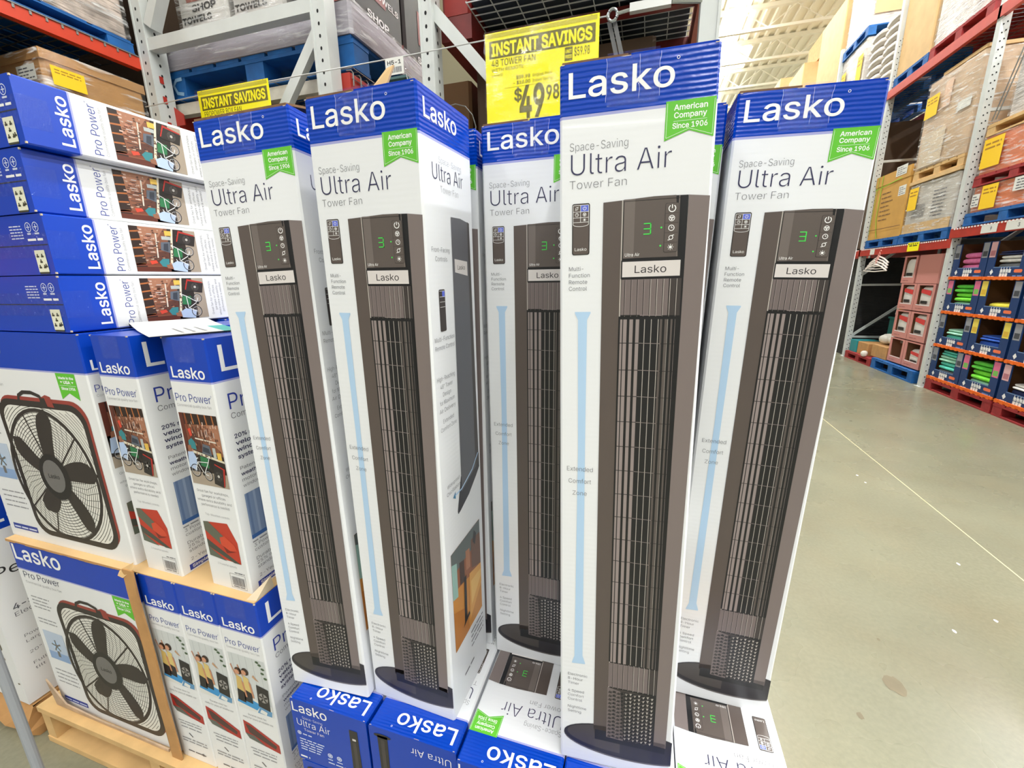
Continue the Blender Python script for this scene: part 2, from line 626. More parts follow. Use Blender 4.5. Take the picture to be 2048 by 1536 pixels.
# concrete slabs with a filled saw joint between them
g.box(-16, 1.880, -27, 6.60, -0.12, 0, CONC)
g.box(1.888, 18, -27, 6.60, -0.12, 0, CONC)
g.box(-16, 1.880, 6.608, 46, -0.12, 0, CONC)
g.box(1.888, 18, 6.608, 46, -0.12, 0, CONC)
floor = tag(g.build('floor'), kind='structure')
g = G()
g.box(1.880, 1.888, -27, 46, -0.05, -0.0006, JOINT)
g.box(-16, 1.880, 6.60, 6.608, -0.05, -0.0006, JOINT)
g.box(1.888, 18, 6.60, 6.608, -0.05, -0.0006, JOINT)
g.build('joint_filler', floor)
def blob(g, x, y, a, b, m, seed, z=0.0007, n=18):
    r = random.Random(seed)
    pts = [(x + a * math.cos(2 * PI * i / n) * r.uniform(0.72, 1.1), y + b * math.sin(2 * PI * i / n) * r.uniform(0.72, 1.1), z) for i in range(n)]
    g.add(pts, [tuple(range(n))], m)
g = G()
blob(g, 0.975, 1.632, 0.036, 0.045, STAIN, 3)
blob(g, 0.80, 1.46, 0.010, 0.016, STAIN, 4)
blob(g, 1.02, 1.86, 0.006, 0.009, STAIN, 5)
g.build('stain', floor)
g = G()
for i, (x, y) in enumerate(((1.625, 3.62), (1.63, 3.5), (0.42, 1.42), (1.56, 2.12), (1.66, 2.55), (1.35, 2.0), (0.99, 2.9))):
    blob(g, x, y, 0.008, 0.012, PWHITE, 20 + i, 0.001, 7)
tag(g.build('paper_crumb', floor), kind='stuff')

DECKC = mat('roof_deck_paint', (240, 234, 218), 0.6)
STEELC = mat('joist_paint', (240, 236, 222), 0.55)
g = G()
g.box(-16, 18, -27, 46, 9.06, 9.14, DECKC)
x = -4.0
while x < 14.0:                      # ribs of the corrugated roof deck
    g.add([(x, 8, 9.06), (x + 0.03, 8, 9.0), (x + 0.12, 8, 9.0), (x + 0.15, 8, 9.06), (x, 44, 9.06), (x + 0.03, 44, 9.0), (x + 0.12, 44, 9.0), (x + 0.15, 44, 9.06)],
          [(0, 4, 5, 1), (1, 5, 6, 2), (2, 6, 7, 3)], DECKC)
    x += 0.30
tag(g.build('ceiling'), kind='structure')
k = 0
for y in (12.0, 13.95, 15.9, 17.9, 20.05, 22.1, 24.2, 26.3, 28.4, 31.0, 34.0):
    k += 1
    o = bpy.data.objects.new('trim_%d' % k, None)
    COL.objects.link(o)
    o.location = (0, y, 0)
    o['kind'] = 'structure'
    def chords(g):
        g.box(-4, 14, -0.06, 0.06, 8.90, 9.0, STEELC)
        g.box(-4, 14, -0.05, 0.05, 8.36, 8.43, STEELC)
    part('joist_chord', 'jc', chords, o)
    def web(g):
        n = 26
        for i in range(n):
            a = -4 + 18.0 * i / n
            b = a + 18.0 / n
            za, zb = (8.43, 8.90) if i % 2 == 0 else (8.90, 8.43)
            g.bar((a, 0, za), (b, 0, zb), 0.026, 0.026, STEELC)
    part('joist_web', 'jw', web, o)
# girder across the hall further on, and conduit
g = G()
for z in (8.1, 7.35):
    g.box(-4, 16, 30.0, 30.12, z, z + 0.12, STEELC)
for i in range(20):
    a = -4 + i
    g.bar((a, 30.06, 7.42), (a + 0.5, 30.06, 8.1), 0.05, 0.05, STEELC)
    g.bar((a + 0.5, 30.06, 8.1), (a + 1, 30.06, 7.42), 0.05, 0.05, STEELC)
tag(g.build('trim_20'), kind='structure')
WALLC = mat('far_wall_paint', (212, 210, 204), 0.8)
tag(G().box(-16, 18, 46, 46.2, 0, 9.06, WALLC).build('wall_far'), kind='structure')
tag(G().box(-16.2, -16, -27, 46, 0, 9.06, WALLC).build('wall_left'), kind='structure')
tag(G().box(-16, 18, -27.2, -27, 0, 9.06, WALLC).build('wall_back'), kind='structure')
tag(G().box(18, 18.2, -27, 46, 0, 9.06, WALLC).build('wall_right'), kind='structure')
SKY = mat('skylight_pane', (255, 255, 250), 0.5, emit=6.0)
tag(G().box(2.35, 2.98, 18.35, 19.85, 8.97, 8.995, SKY).build('window_1'), kind='structure')

HOUSING = mat('lamp_housing', (240, 240, 236), 0.5)
TUBE = mat('lamp_tube', (255, 252, 240), 0.5, emit=40.0)
for i, (lx, ly, ll) in enumerate(LAMP_ROWS[:1]):
    t = thing('strip_light', 'long white continuous strip light hung under the roof above the aisle', 'light', (lx, ly, 0))
    G().box(-0.05, 0.05, -ll / 2, ll / 2, 8.70, 8.78, HOUSING).build('housing', t)
    G().box(-0.13, 0.13, -ll / 2, ll / 2, 8.655, 8.70, TUBE).build('tube', t)
    g = G()
    y = -ll / 2 + 2
    while y < ll / 2:
        g.bar((0, y, 8.78), (0, y, 9.0), 0.02, 0.02, STEELC)
        y += 4
    g.build('hanger_rod', t)

# ================================================================ TOWER FAN CARTONS
TW, TD, TH = 0.213, 0.188, 1.25
def tower_body(g):
    g.carton(TW, TD, TH, 0.0035, [(1.1795, WHITE), (1.1835, LAV), (TH, BLUE)], BLUE, WHITE)
CFAN = {'col_l': (90, 80, 76), 'col_r': (124, 113, 111), 'panel': (93, 84, 80), 'panel_l': (112, 103, 99), 'black': (27, 27, 30), 'slat': (146, 134, 132),
        'slat2': (90, 82, 79), 'line': (180, 173, 166), 'rib': (116, 105, 104), 'ribd': (64, 58, 57), 'base': (46, 44, 49), 'rim': (104, 100, 100), 'plate': (216, 210, 208)}
CF = {k: mat('fan_print_' + k, v, 0.36) for k, v in CFAN.items()}
LED = mat('print_led_green', (70, 214, 84), 0.4)
BTNB = mat('print_button_blue', (92, 108, 214), 0.4)
FRONT_O = (-TW / 2, 0, 0)
def front(g, base=0.0005):
    return Print(g, (0, 0, 0), (1, 0, 0), (0, 0, 1), base)
def icon(p, k, u, v, r, m, l):
    if k == 0:                                    # power
        p.ring(u, v, r, r * 0.28, m, l, 14, PI * 0.68, PI * 2.32)
        p.rect(u - r * 0.14, u + r * 0.14, v, v + r * 1.15, m, l)
    elif k == 1:                                  # fan
        p.ring(u, v, r, r * 0.24, m, l, 14)
        for a in range(3):
            p.disc(u + r * 0.42 * math.cos(a * 2.09 + 0.5), v + r * 0.42 * math.sin(a * 2.09 + 0.5), r * 0.33, m, l, 8)
    elif k == 2:                                  # clock
        p.ring(u, v, r, r * 0.26, m, l, 14)
        p.line([(u, v + r * 0.6), (u, v), (u + r * 0.5, v)], r * 0.24, m, l)
    elif k == 3:                                  # swing
        p.ring(u, v, r * 0.72, r * 0.26, m, l, 12)
        p.line([(u - r * 1.1, v - r * 0.9), (u - r * 0.3, v - r * 0.75)], r * 0.26, m, l)
        p.line([(u + r * 1.1, v + r * 0.9), (u + r * 0.3, v + r * 0.75)], r * 0.26, m, l)
    else:                                         # night light
        p.disc(u, v, r * 0.55, m, l, 10)
        for a in range(8):
            c, s = math.cos(a * PI / 4), math.sin(a * PI / 4)
            p.line([(u + c * r * 0.75, v + s * r * 0.75), (u + c * r * 1.1, v + s * r * 1.1)], r * 0.2, m, l)
def seven3(p, u, v, w, h, t, m, l):
    for k in (0, 0.5, 1):
        p.rect(u, u + w, v + k * (h - t), v + k * (h - t) + t, m, l)
    p.rect(u + w - t, u + w, v, v + h, m, l)
def tower_logo(g):
    p = front(g)
    p.text('Lasko', -0.0935, 1.2055, 0.0325, PWHITE, width=0.1435, weight=0.014)
    p.ring(0.0535, 1.2385, 0.0018, 0.0007, PWHITE, 0, 8)
def tower_title(g):
    p = front(g)
    p.text('Space-Saving', -0.0915, 1.1362, 0.0112, GREYT, width=0.083, weight=-0.028)
    p.text('Ultra Air', -0.0898, 1.1030, 0.0292, NAVYT, width=0.1408, weight=-0.022)
    p.text('Tower Fan', -0.0917, 1.0843, 0.0118, GREYT, width=0.0827, weight=-0.028)
def tower_ribbon(g):
    p = front(g)
    p.poly([(0.0405, 1.1864), (0.1045, 1.1864), (0.1035, 1.1374), (0.0719, 1.1483), (0.0399, 1.1370)], GREEN, 0)
    for a, b in (((0.0425, 1.184), (0.0420, 1.1405)), ((0.1025, 1.184), (0.1015, 1.1405)), ((0.0420, 1.1405), (0.0719, 1.1508)), ((0.0719, 1.1508), (0.1015, 1.1405))):
        p.line([a, b], 0.0004, PWHITE, 1)
    p.text('American', 0.0725, 1.1745, 0.0068, PWHITE, width=0.043, weight=0.03, l=1, align='C')
    p.text('Company', 0.0725, 1.1648, 0.0068, PWHITE, width=0.042, weight=0.03, l=1, align='C')
    p.line([(0.051, 1.1608), (0.094, 1.1608)], 0.0004, PWHITE, 1)
    p.text('Since 1906', 0.0725, 1.1518, 0.0066, PWHITE, width=0.045, weight=0.03, l=1, align='C')
def tower_fan_picture(g):
    p = front(g)
    R = p.rect
    # base plate
    def ell(du, dv, a, b, u1=0.1065):
        pts = []
        for i in range(41):
            t = 2 * PI * i / 40
            u, v = 0.0206 + du + a * math.cos(t), 0.065 + dv + b * math.sin(t)
            if u <= u1:
                pts.append((u, v))
        k = max(range(len(pts)), key=lambda i: abs(pts[i][0] - pts[i - 1][0]) + abs(pts[i][1] - pts[i - 1][1]))
        return pts[k:] + pts[:k]
    p.poly(ell(0, -0.0022, 0.1200, 0.0385), CF['rim'], 0)
    p.poly(ell(0.0003, 0.0006, 0.1200, 0.0378), CF['base'], 1)
    p.poly(ell(-0.01, 0.004, 0.103, 0.030, 0.02), mat('fan_print_base_sheen', (72, 67, 66), 0.36), 2)
    R(-0.038, 0.0935, 0.062, 0.086, CF['black'], 3)
    # columns and front of the fan
    p.poly([(-0.0407, 0.0815), (-0.0150, 0.0755), (-0.0140, 1.0638), (-0.0415, 1.0625)], CF['col_l'], 2)
    p.poly([(-0.0150, 0.0725), (0.0745, 0.0680), (0.0765, 1.0650), (0.03, 1.0662), (-0.0140, 1.0638)], CF['black'], 2)
    p.poly([(0.0725, 0.0775), (0.0945, 0.0760), (0.1046, 1.0618), (0.0768, 1.0650)], CF['col_r'], 3)
    R(-0.0146, -0.0128, 0.075, 1.0636, CF['line'], 3)
    p.poly([(-0.0118, 0.9815), (0.0665, 0.9815), (0.0600, 1.0658), (0.03, 1.0662), (-0.0122, 1.0640)], CF['panel'], 3)
    R(-0.0118, 0.004, 0.9815, 1.0645, CF['panel_l'], 4)
    p.frame(-0.0118, 0.068, 0.9805, 1.0622, 0.0006, CF['black'], 5)
    R(0.0640, 0.0655, 0.9815, 1.0650, CF['panel_l'], 4)
    seven3(p, 0.0172, 1.0140, 0.0105, 0.0162, 0.0016, LED, 6)
    p.disc(0.0418, 1.0228, 0.0014, LED, 6, 8)
    p.disc(0.0415, 0.9975, 0.0014, LED, 6, 8)
    p.rrect(0.0462, 0.0648, 0.9880, 1.0556, 0.002, CF['black'], 5)
    p.rrect(0.0466, 0.0644, 0.9884, 1.0552, 0.002, CF['panel'], 6)
    for k in range(4):
        R(0.0466, 0.0644, 1.0418 - k * 0.0134 - 0.0001, 1.0418 - k * 0.0134 + 0.0002, CF['black'], 7)
    for k in range(5):
        icon(p, k, 0.0555, 1.0482 - k * 0.0133, 0.0038 if k else 0.0046, PWHITE, 8)
    p.text('Ultra Air', -0.0085, 0.9842, 0.0046, PWHITE, width=0.021, l=6)
    # name plate
    R(-0.0136, 0.0725, 0.9515, 0.9785, CF['black'], 4)
    R(-0.0116, 0.0708, 0.9541, 0.9765, CF['plate'], 5)
    p.text('Lasko', 0.0290, 0.9598, 0.0108, CF['base'], width=0.045, l=6, align='C')
    # grille: solid ribbed parts above and below, open dark slot between
    R(-0.0122, 0.0560, 0.8960, 0.9505, CF['rib'], 4)
    R(0.0560, 0.0735, 0.8960, 0.9505, CF['ribd'], 4)
    R(-0.0150, 0.0560, 0.1950, 0.2500, CF['rib'], 4)
    R(0.0560, 0.0720, 0.1950, 0.2500, CF['ribd'], 4)
    for k in range(9):
        u = -0.0075 + k * 0.0092
        R(u, u + 0.0009, 0.1935, 0.9500, CF['black'], 5)
        R(u + 0.0009, u + 0.0017, 0.1935, 0.9500, CF['line' if k > 3 else 'slat'], 5)
    R(-0.0150, 0.0735, 0.2520, 0.8950, CF['black'], 6)
    for a, b, c in ((-0.0124, -0.0092, 'slat'), (-0.0077, -0.0024, 'slat'), (0.0015, 0.0068, 'slat'), (0.0108, 0.0160, 'slat'), (0.0235, 0.0245, 'line'), (0.0333, 0.0343, 'line'),
                    (0.0433, 0.0443, 'line'), (0.0463, 0.0496, 'slat2'), (0.0530, 0.0570, 'slat2'), (0.0572, 0.0577, 'line'), (0.0615, 0.0642, 'slat2'), (0.0676, 0.0680, 'slat')):
        R(a, b, 0.2525, 0.8905, CF[c], 7)
    for k in range(15):
        v = 0.2955 + k * 0.0429
        R(-0.0124, 0.0165, v, v + 0.0011, CF['black'], 8)
        p.line([(0.0165, v + 0.0006), (0.0480, v)], 0.0008, CF['slat'], 8)
        R(0.0480, 0.0690, v - 0.0006, v + 0.0002, CF['black'], 8)
    # embossed foot: rows of little pyramids
    p.poly([(-0.0162, 0.0735), (0.0700, 0.0690), (0.0700, 0.1900), (-0.0162, 0.1935)], CF['ribd'], 4)
    nu, nv = 11, 13
    p.poly([(-0.0162, 0.0735), (0.0160, 0.0720), (0.0080, 0.1880), (-0.0162, 0.1935)], CF['rib'], 5)
    p.poly([(0.0160, 0.0720), (0.0700, 0.0690), (0.0700, 0.1900), (0.0080, 0.1880)], CF['black'], 5)
    for i in range(nu):
        for j in range(nv):
            u, v = -0.0150 + i * 0.00775, 0.0750 + j * 0.0088 + (0.0020 if i % 2 else 0)
            if i < 4:
                p.poly([(u, v), (u + 0.0070, v - 0.0004), (u + 0.0034, v + 0.0056)], CF['black'], 6)
                p.poly([(u + 0.0034, v + 0.0056), (u + 0.0070, v - 0.0004), (u + 0.0078, v + 0.0040)], CF['ribd'], 7)
            else:
                p.poly([(u + 0.0008, v + 0.0050), (u + 0.0056, v + 0.0058), (u + 0.0030, v)], CF['line'], 6)
    for j in range(-6, nv):
        v0 = 0.0755 + j * 0.0088
        u0 = -0.0150
        if v0 < 0.0740:
            u0 += (0.0740 - v0) / 0.62
            v0 = 0.0740
        u1 = min(0.0690, u0 + (0.1880 - v0) / 0.62)
        if u1 > u0 + 0.004:
            p.line([(u0, v0), (u1, v0 + (u1 - u0) * 0.62)], 0.0010, CF['slat2'], 8)
def tower_remote(g):
    p = front(g)
    p.rrect(-0.0877, -0.0612, 0.9895, 1.0636, 0.003, CF['black'], 0)
    p.rrect(-0.0865, -0.0624, 0.9905, 1.0626, 0.0025, CF['col_l'], 1)
    p.rect(-0.0750, -0.0628, 1.0520, 1.0612, BTNB, 2)
    for v in (1.0612, 1.0520, 1.0436, 1.0370):
        p.rect(-0.0860, -0.0630, v - 0.0003, v + 0.0003, PWHITE, 3)
    for u in (-0.0862, -0.0750, -0.0630):
        p.rect(u - 0.0003, u + 0.0003, 1.0335 if u != -0.0750 else 1.0370, 1.0612, PWHITE, 3)
    p.ring(-0.0746, 1.0340, 0.0116, 0.0006, PWHITE, 3, 10, PI, 2 * PI, ry=0.0030)
    for k, (u, v) in enumerate(((-0.0690, 1.0566), (-0.0690, 1.0478), (-0.0806, 1.0478), (-0.0806, 1.0566), (-0.0690, 1.0402))):
        icon(p, k, u, v, 0.0024, PWHITE, 4)
    p.text('Lasko', -0.0745, 0.9955, 0.0045, PWHITE, width=0.018, l=3, align='C')
def tower_bar(g):
    p = front(g)
    p.poly([(-0.0794, 0.2500), (-0.0641, 0.2530), (-0.0642, 0.671), (-0.0635, 0.890), (-0.0777, 0.890), (-0.0760, 0.671)], PALEB, 0)
    p.poly([(-0.0841, 0.2330), (-0.0592, 0.2350), (-0.0592, 0.2375), (-0.0641, 0.2530), (-0.0794, 0.2500), (-0.0841, 0.2352)], PALEB, 0)
    p.poly([(-0.0777, 0.890), (-0.0635, 0.890), (-0.0582, 0.9005), (-0.0582, 0.9028), (-0.0825, 0.9028), (-0.0825, 0.9005)], PALEB, 0)
def tower_features(g, k):
    p = front(g)
    if k == 0:
        for i, t in enumerate(('Multi-', 'Function', 'Remote', 'Control')):
            p.text(t, -0.0923, 0.9660 - i * 0.0100, 0.0060, GREYT, weight=-0.012)
    elif k == 1:
        for i, t in enumerate(('Extended', 'Comfort', 'Zone')):
            p.text(t, -0.0725, 0.6318 - i * 0.0225, 0.0082, GREYT, width=(0.0440, 0.0385, 0.0245)[i], align='C', l=2, weight=-0.02)
    else:
        for i, t in enumerate(('Electronic', '8-Hour', 'Timer', '', '4 Speed', 'Comfort', 'Control', '', 'Nighttime', 'Setting')):
            if t:
                v = 0.2040 - i * 0.0103 + (0.0022 if i > 3 else 0) + (0.0022 if i > 7 else 0)
                p.text(t, -0.0917, v, 0.0060, GREYT, weight=-0.012)
# the narrow side panel
def sidep(g, base=0.0005):
    return Print(g, (TW / 2, 0, 0), (0, 1, 0), (0, 0, 1), base)
def tower_side_logo(g):
    sidep(g).text('Lasko', 0.017, 1.2075, 0.0270, PWHITE, width=0.113, weight=0.02)
def tower_side_title(g):
    p = sidep(g)
    p.text('Space-Saving', 0.058, 1.1500, 0.0100, LGREYT, width=0.085, weight=-0.028)
    p.text('Ultra Air', 0.035, 1.1220, 0.0255, NAVYT, width=0.113, weight=-0.022)
    p.text('Tower Fan', 0.060, 1.1040, 0.0110, LGREYT, width=0.067, weight=-0.028)
SIDE_ROWS = ((0.050, 1.006, ('Front-Facing', 'Controls')), (0.048, 0.852, ('Multi-Function', 'Remote Control')),
             (0.045, 0.780, ('High-Reaching', '48" Tower', 'Design', 'for Maximum', 'Air Delivery')), (0.046, 0.698, ('Extended', 'Comfort Zone')), (0.052, 0.560, ('Widespread', 'Oscillation')))
def tower_side_feature(g, k):
    p = sidep(g)
    cx, v, rows = SIDE_ROWS[k]
    for i, t in enumerate(rows):
        p.text(t, cx, v - i * 0.0152, 0.0082, GREYT, width=0.0053 * len(t), align='C', weight=-0.02)
def tower_side_small(g, k):
    p = sidep(g)
    if k:
        for i in range(4):
            p.scribble(0.10, 0.168, 0.145 - i * 0.013, 0.006, GREYT, 0, i)
        return
    p.scribble(0.060, 0.110, 0.062, 0.008, GREYT, 0, 9)
def tower_side_fan(g):
    p = sidep(g)
    p.poly([(0.064, 0.490), (0.066, 0.483), (0.078, 0.486), (0.12, 0.502), (0.160, 0.528), (0.178, 0.542), (0.178, 0.575), (0.085, 0.560)], CF['base'], 0)
    p.poly([(0.086, 0.525), (0.176, 0.556), (0.169, 1.0640), (0.13, 1.0690), (0.093, 1.0680)], mat('fan_print_side', (92, 92, 98), 0.36), 1)
    p.poly([(0.158, 0.545), (0.176, 0.556), (0.169, 1.0640), (0.160, 1.0660)], CF['ribd'], 2)
    p.poly([(0.100, 0.972), (0.154, 0.965), (0.154, 0.992), (0.100, 0.996)], CF['plate'], 2)
    p.text('Lasko', 0.127, 0.977, 0.008, CF['base'], width=0.032, align='C', l=3)
    p.rrect(0.034, 0.056, 0.869, 0.943, 0.003, CF['ribd'], 1)
    p.rect(0.0455, 0.0545, 0.930, 0.940, BTNB, 2)
    for v in (0.940, 0.930, 0.921, 0.912):
        p.rect(0.036, 0.0545, v, v + 0.0006, PWHITE, 3)
    p.line([(0.055, 0.532), (0.085, 0.532), (0.14, 0.552), (0.172, 0.578)], 0.0035, PALEB, 3)
    p.poly([(0.046, 0.531), (0.058, 0.540), (0.057, 0.524)], mat('print_teal_arrow', (70, 130, 170), 0.4), 3)
def pm(rgb):
    return mat('photo_%d_%d_%d' % rgb, rgb, 0.38)
def tower_room_photo(g):
    p = sidep(g)
    x0, x1, y0, y1 = 0.023, 0.166, 0.166, 0.412
    f = lambda a, b: (x0 + a * (x1 - x0), y0 + b * (y1 - y0))
    Q = lambda pts, c, l: p.poly([f(*q) for q in pts], pm(c), l)
    Q([(0, 0), (1, 0), (1, 1), (0, 1)], (206, 140, 62), 0)
    Q([(0, .62), (1, .5), (1, 1), (0, 1)], (150, 92, 60), 1)
    Q([(0, .78), (.5, .80), (1, .78), (1, 1), (0, 1)], (96, 104, 104), 2)
    Q([(0, .55), (.16, .52), (.16, .86), (0, .9)], (150, 186, 178), 3)
    Q([(.24, .60), (.40, .58), (.40, .80), (.24, .83)], (70, 52, 46), 3)
    Q([(.46, .66), (.60, .64), (.60, .84), (.46, .86)], (178, 122, 90), 3)
    Q([(.66, .60), (1, .52), (1, .86), (.66, .9)], (112, 80, 62), 3)
    Q([(.52, .08), (1, .30), (1, .52), (.56, .58)], (226, 166, 84), 4)
    Q([(.60, .22), (.98, .38), (.98, .46), (.60, .48)], (236, 190, 110), 5)
    Q([(.0, .0), (.5, .0), (.42, .28), (0, .42)], (186, 118, 48), 4)
    Q([(.33, .16), (.42, .17), (.45, .62), (.37, .62)], (30, 28, 30), 6)
    Q([(.28, .12), (.52, .16), (.50, .20), (.33, .16)], (30, 28, 30), 6)
    Q([(.72, .86), (.80, .80), (.86, .90), (.78, .96)], (48, 46, 46), 6)
# the top face of the carton, seen when it lies on its back: viewer's right is local -x, up is local -y
ICONW = mat('print_icon_pale', (206, 214, 238), 0.4)
FANB = mat('fan_print_end', (44, 40, 38), 0.4)
def endp(g, flip=False):
    if flip:
        return Print(g, (-TW / 2, 0, TH), (1, 0, 0), (0, 1, 0))
    return Print(g, (TW / 2, TD, TH), (-1, 0, 0), (0, -1, 0))
def end_fan(p, u, v0, v1, l=1):
    p.poly([(u, v0), (u + 0.026, v0 + 0.002), (u + 0.024, v1), (u + 0.002, v1)], FANB, l)
    p.rect(u + 0.0085, u + 0.018, v0 + 0.012, v1 - 0.035, CF['ribd'], l + 1)
    p.rect(u + 0.0085, u + 0.018, v1 - 0.030, v1 - 0.024, CF['plate'], l + 1)
    p.disc(u + 0.013, v0 + 0.002, 0.022, FANB, l, 14, ry=0.006)
def end_title(g, flip):
    p = endp(g, flip)
    if flip:
        p.text('Ultra Air', 0.012, 0.026, 0.0195, PWHITE, width=0.096, weight=-0.012)
        return
    p.text('Lasko', 0.004, 0.152, 0.027, PWHITE, width=0.100, weight=0.012)
    p.text('Space-Saving', 0.030, 0.134, 0.0075, ICONW, width=0.058, weight=-0.01)
    p.text('Ultra Air', 0.012, 0.111, 0.0195, PWHITE, width=0.096, weight=-0.012)
    p.text('Tower Fan', 0.030, 0.097, 0.0082, PWHITE, width=0.058, weight=-0.01)
def end_small(g, flip):
    p = endp(g, flip)
    if flip:
        for i in range(4):
            p.scribble(0.010, 0.075, 0.150 - i * 0.009, 0.006, ICONW, 0, 50 + i)
        for i in range(3):
            p.scribble(0.010, 0.055 + 0.006 * i, 0.108 - i * 0.008, 0.006, ICONW, 0, 60 + i)
        p.scribble(0.112, 0.152, 0.158, 0.006, ICONW, 0, 70)
        p.scribble(0.170, 0.204, 0.170, 0.007, PWHITE, 0, 71)
        return
    p.scribble(0.024, 0.050, 0.083, 0.006, ICONW, 0, 1)
    for i in range(5):
        p.scribble(0.012, 0.084 - 0.004 * i, 0.066 - i * 0.008, 0.0055, ICONW, 0, 30 + i)
    p.scribble(0.090, 0.142, 0.019, 0.006, ICONW, 0, 44)
    p.scribble(0.006, 0.034, 0.008, 0.008, PWHITE, 0, 45)
def end_icon(g, flip, k):
    p = endp(g, flip)
    u, v, r = (((0.113, 0.128, 0.0078), (0.140, 0.128, 0.0078), (0.016, 0.064, 0.0075)) if flip else ((0.098, 0.044, 0.0072), (0.124, 0.044, 0.0072), (0.014, 0.086, 0.0060)))[k]
    p.disc(u, v, r, ICONW, 0, 14)
    p.ring(u, v, r * 0.56, r * 0.17, BLUE, 1, 12)
    if k < 2:
        p.scribble(u - 0.008, u + 0.008, v + (0.014 if flip else -0.014), 0.005, ICONW, 0, int(u * 1000))
def end_fan_print(g, flip):
    p = endp(g, flip)
    end_fan(p, 0.166 if flip else 0.162, 0.020 if flip else 0.012, 0.156 if flip else 0.150)
def flap_a(g):
    g.box(-TW / 2 + 0.003, -0.012, 0.004, TD - 0.004, TH + 0.0005, TH + 0.0045, KRAFTD, {'top': BLUE, 'front': KRAFTD})
def flap_b(g):
    g.box(-0.008, TW / 2 - 0.003, 0.003, TD - 0.004, TH + 0.0005, TH + 0.0035, BLUE, {'front': BLUE})
def flap_raised(g):
    g.add([(-TW / 2 + 0.004, 0.002, TH + 0.001), (TW / 2 - 0.004, 0.002, TH + 0.001), (TW / 2 - 0.004, 0.086, TH + 0.020), (-TW / 2 + 0.004, 0.086, TH + 0.020),
           (-TW / 2 + 0.004, 0.002, TH + 0.005), (TW / 2 - 0.004, 0.002, TH + 0.005), (TW / 2 - 0.004, 0.086, TH + 0.024), (-TW / 2 + 0.004, 0.086, TH + 0.024)],
          [(0, 3, 2, 1), (4, 5, 6, 7), (0, 1, 5, 4), (1, 2, 6, 5), (2, 3, 7, 6), (3, 0, 4, 7)], KRAFTD)
def torn_tab(g):
    g.add([(0.022, 0.010, TH + 0.004), (0.050, 0.010, TH + 0.007), (0.060, 0.016, TH + 0.032), (0.046, 0.018, TH + 0.030),
           (0.022, 0.014, TH + 0.004), (0.050, 0.014, TH + 0.007), (0.060, 0.020, TH + 0.032), (0.046, 0.022, TH + 0.030)],
          [(0, 3, 2, 1), (4, 5, 6, 7), (0, 1, 5, 4), (1, 2, 6, 5), (2, 3, 7, 6), (3, 0, 4, 7)], KRAFTL)
def tape_front(g):
    p = front(g, 0.0022)
    p.rect(-0.040, 0.030, TH - 0.062, TH - 0.001, TAPE, 0)
    g.box(-0.040, 0.030, 0.002, TD - 0.002, TH + 0.0060, TH + 0.0064, TAPE)
def tape_creases(g):
    p = front(g, 0.0026)
    for u, sd in ((-0.0405, 1), (0.0305, 2), (0.004, 3)):
        r = random.Random(sd)
        pts = [(u + r.uniform(-0.0009, 0.0009), TH - 0.0015 - 0.006 * i) for i in range(10)]
        p.line(pts, 0.0004, ICONW, 0)
def corner_wear(g):
    p = front(g, 0.0012)
    for u, v, a, b in ((-TW / 2 + 0.003, TH - 0.0016, 0.004, 0.0014), (TW / 2 - 0.008, TH - 0.0014, 0.005, 0.0012), (-0.02, TH - 0.0012, 0.012, 0.0008)):
        p.rect(u, u + a, v, v + b, TORN, 0)
def tower_carton(label, loc, rot, side=True, end=None, flaps='ab', cat='carton', tape=True, group='tower fan cartons', ribbon=True):
    t = thing('tower_fan_carton', label, cat, loc, rot, group)
    part('carton_body', 'tower_body', tower_body, t)
    part('logo_lettering', 'tower_logo', tower_logo, t)
    part('title_lettering', 'tower_title', tower_title, t)
    if ribbon:
        part('ribbon_badge', 'tower_ribbon', tower_ribbon, t)
    part('fan_picture', 'tower_fan', tower_fan_picture, t)
    part('remote_picture', 'tower_remote', tower_remote, t)
    part('comfort_zone_bar', 'tower_bar', tower_bar, t)
    for k in range(3):
        part('feature_lettering', 'tower_feat%d' % k, lambda g: tower_features(g, k), t)
    if side:
        part('side_logo', 'ts_logo', tower_side_logo, t)
        part('side_title', 'ts_title', tower_side_title, t)
        for k in range(5):
            part('side_feature_lettering', 'ts_f%d' % k, lambda g: tower_side_feature(g, k), t)
        for k in range(2):
            part('side_small_print', 'ts_small%d' % k, lambda g: tower_side_small(g, k), t)
        part('side_fan_picture', 'tower_side_fan', tower_side_fan, t)
        part('room_photo', 'tower_room', tower_room_photo, t)
    if end:
        fl = end == 'b'
        part('end_title', 'te_t' + end, lambda g: end_title(g, fl), t)
        part('end_small_print', 'te_s' + end, lambda g: end_small(g, fl), t)
        part('end_fan_picture', 'te_f' + end, lambda g: end_fan_print(g, fl), t)
        for k in range(3):
            part('end_icon', 'te_i%d' % k + end, lambda g: end_icon(g, fl, k), t)
    if 'a' in flaps:
        part('top_flap', 'flap_a', flap_a, t)
        part('top_flap', 'flap_b', flap_b, t)
    if 'r' in flaps:
        part('top_flap', 'flap_r', flap_raised, t)
    if 't' in flaps:
        part('torn_tab', 'torn_tab', torn_tab, t)
    if tape:
        part('tape_strip', 'tape_front', tape_front, t)
        part('tape_crease', 'tape_crease', tape_creases, t)
    part('worn_edge', 'corner_wear', corner_wear, t)
    return t
BZ = 0.541
tower_carton('tall white and blue tower fan carton standing furthest forward, under no sign', (-0.008, 0.669, 0.546), (-0.02, -0.016, 0.051))
tower_carton('tall tower fan carton standing alone beside the open aisle floor', (0.204, 0.879, 0.5415), (-0.001, 0.025, 0.020))
tower_carton('tall tower fan carton whose side panel with side view and room photo shows whole', (-0.461, 0.671, BZ), (0.014, 0.008, -0.040), flaps='at')
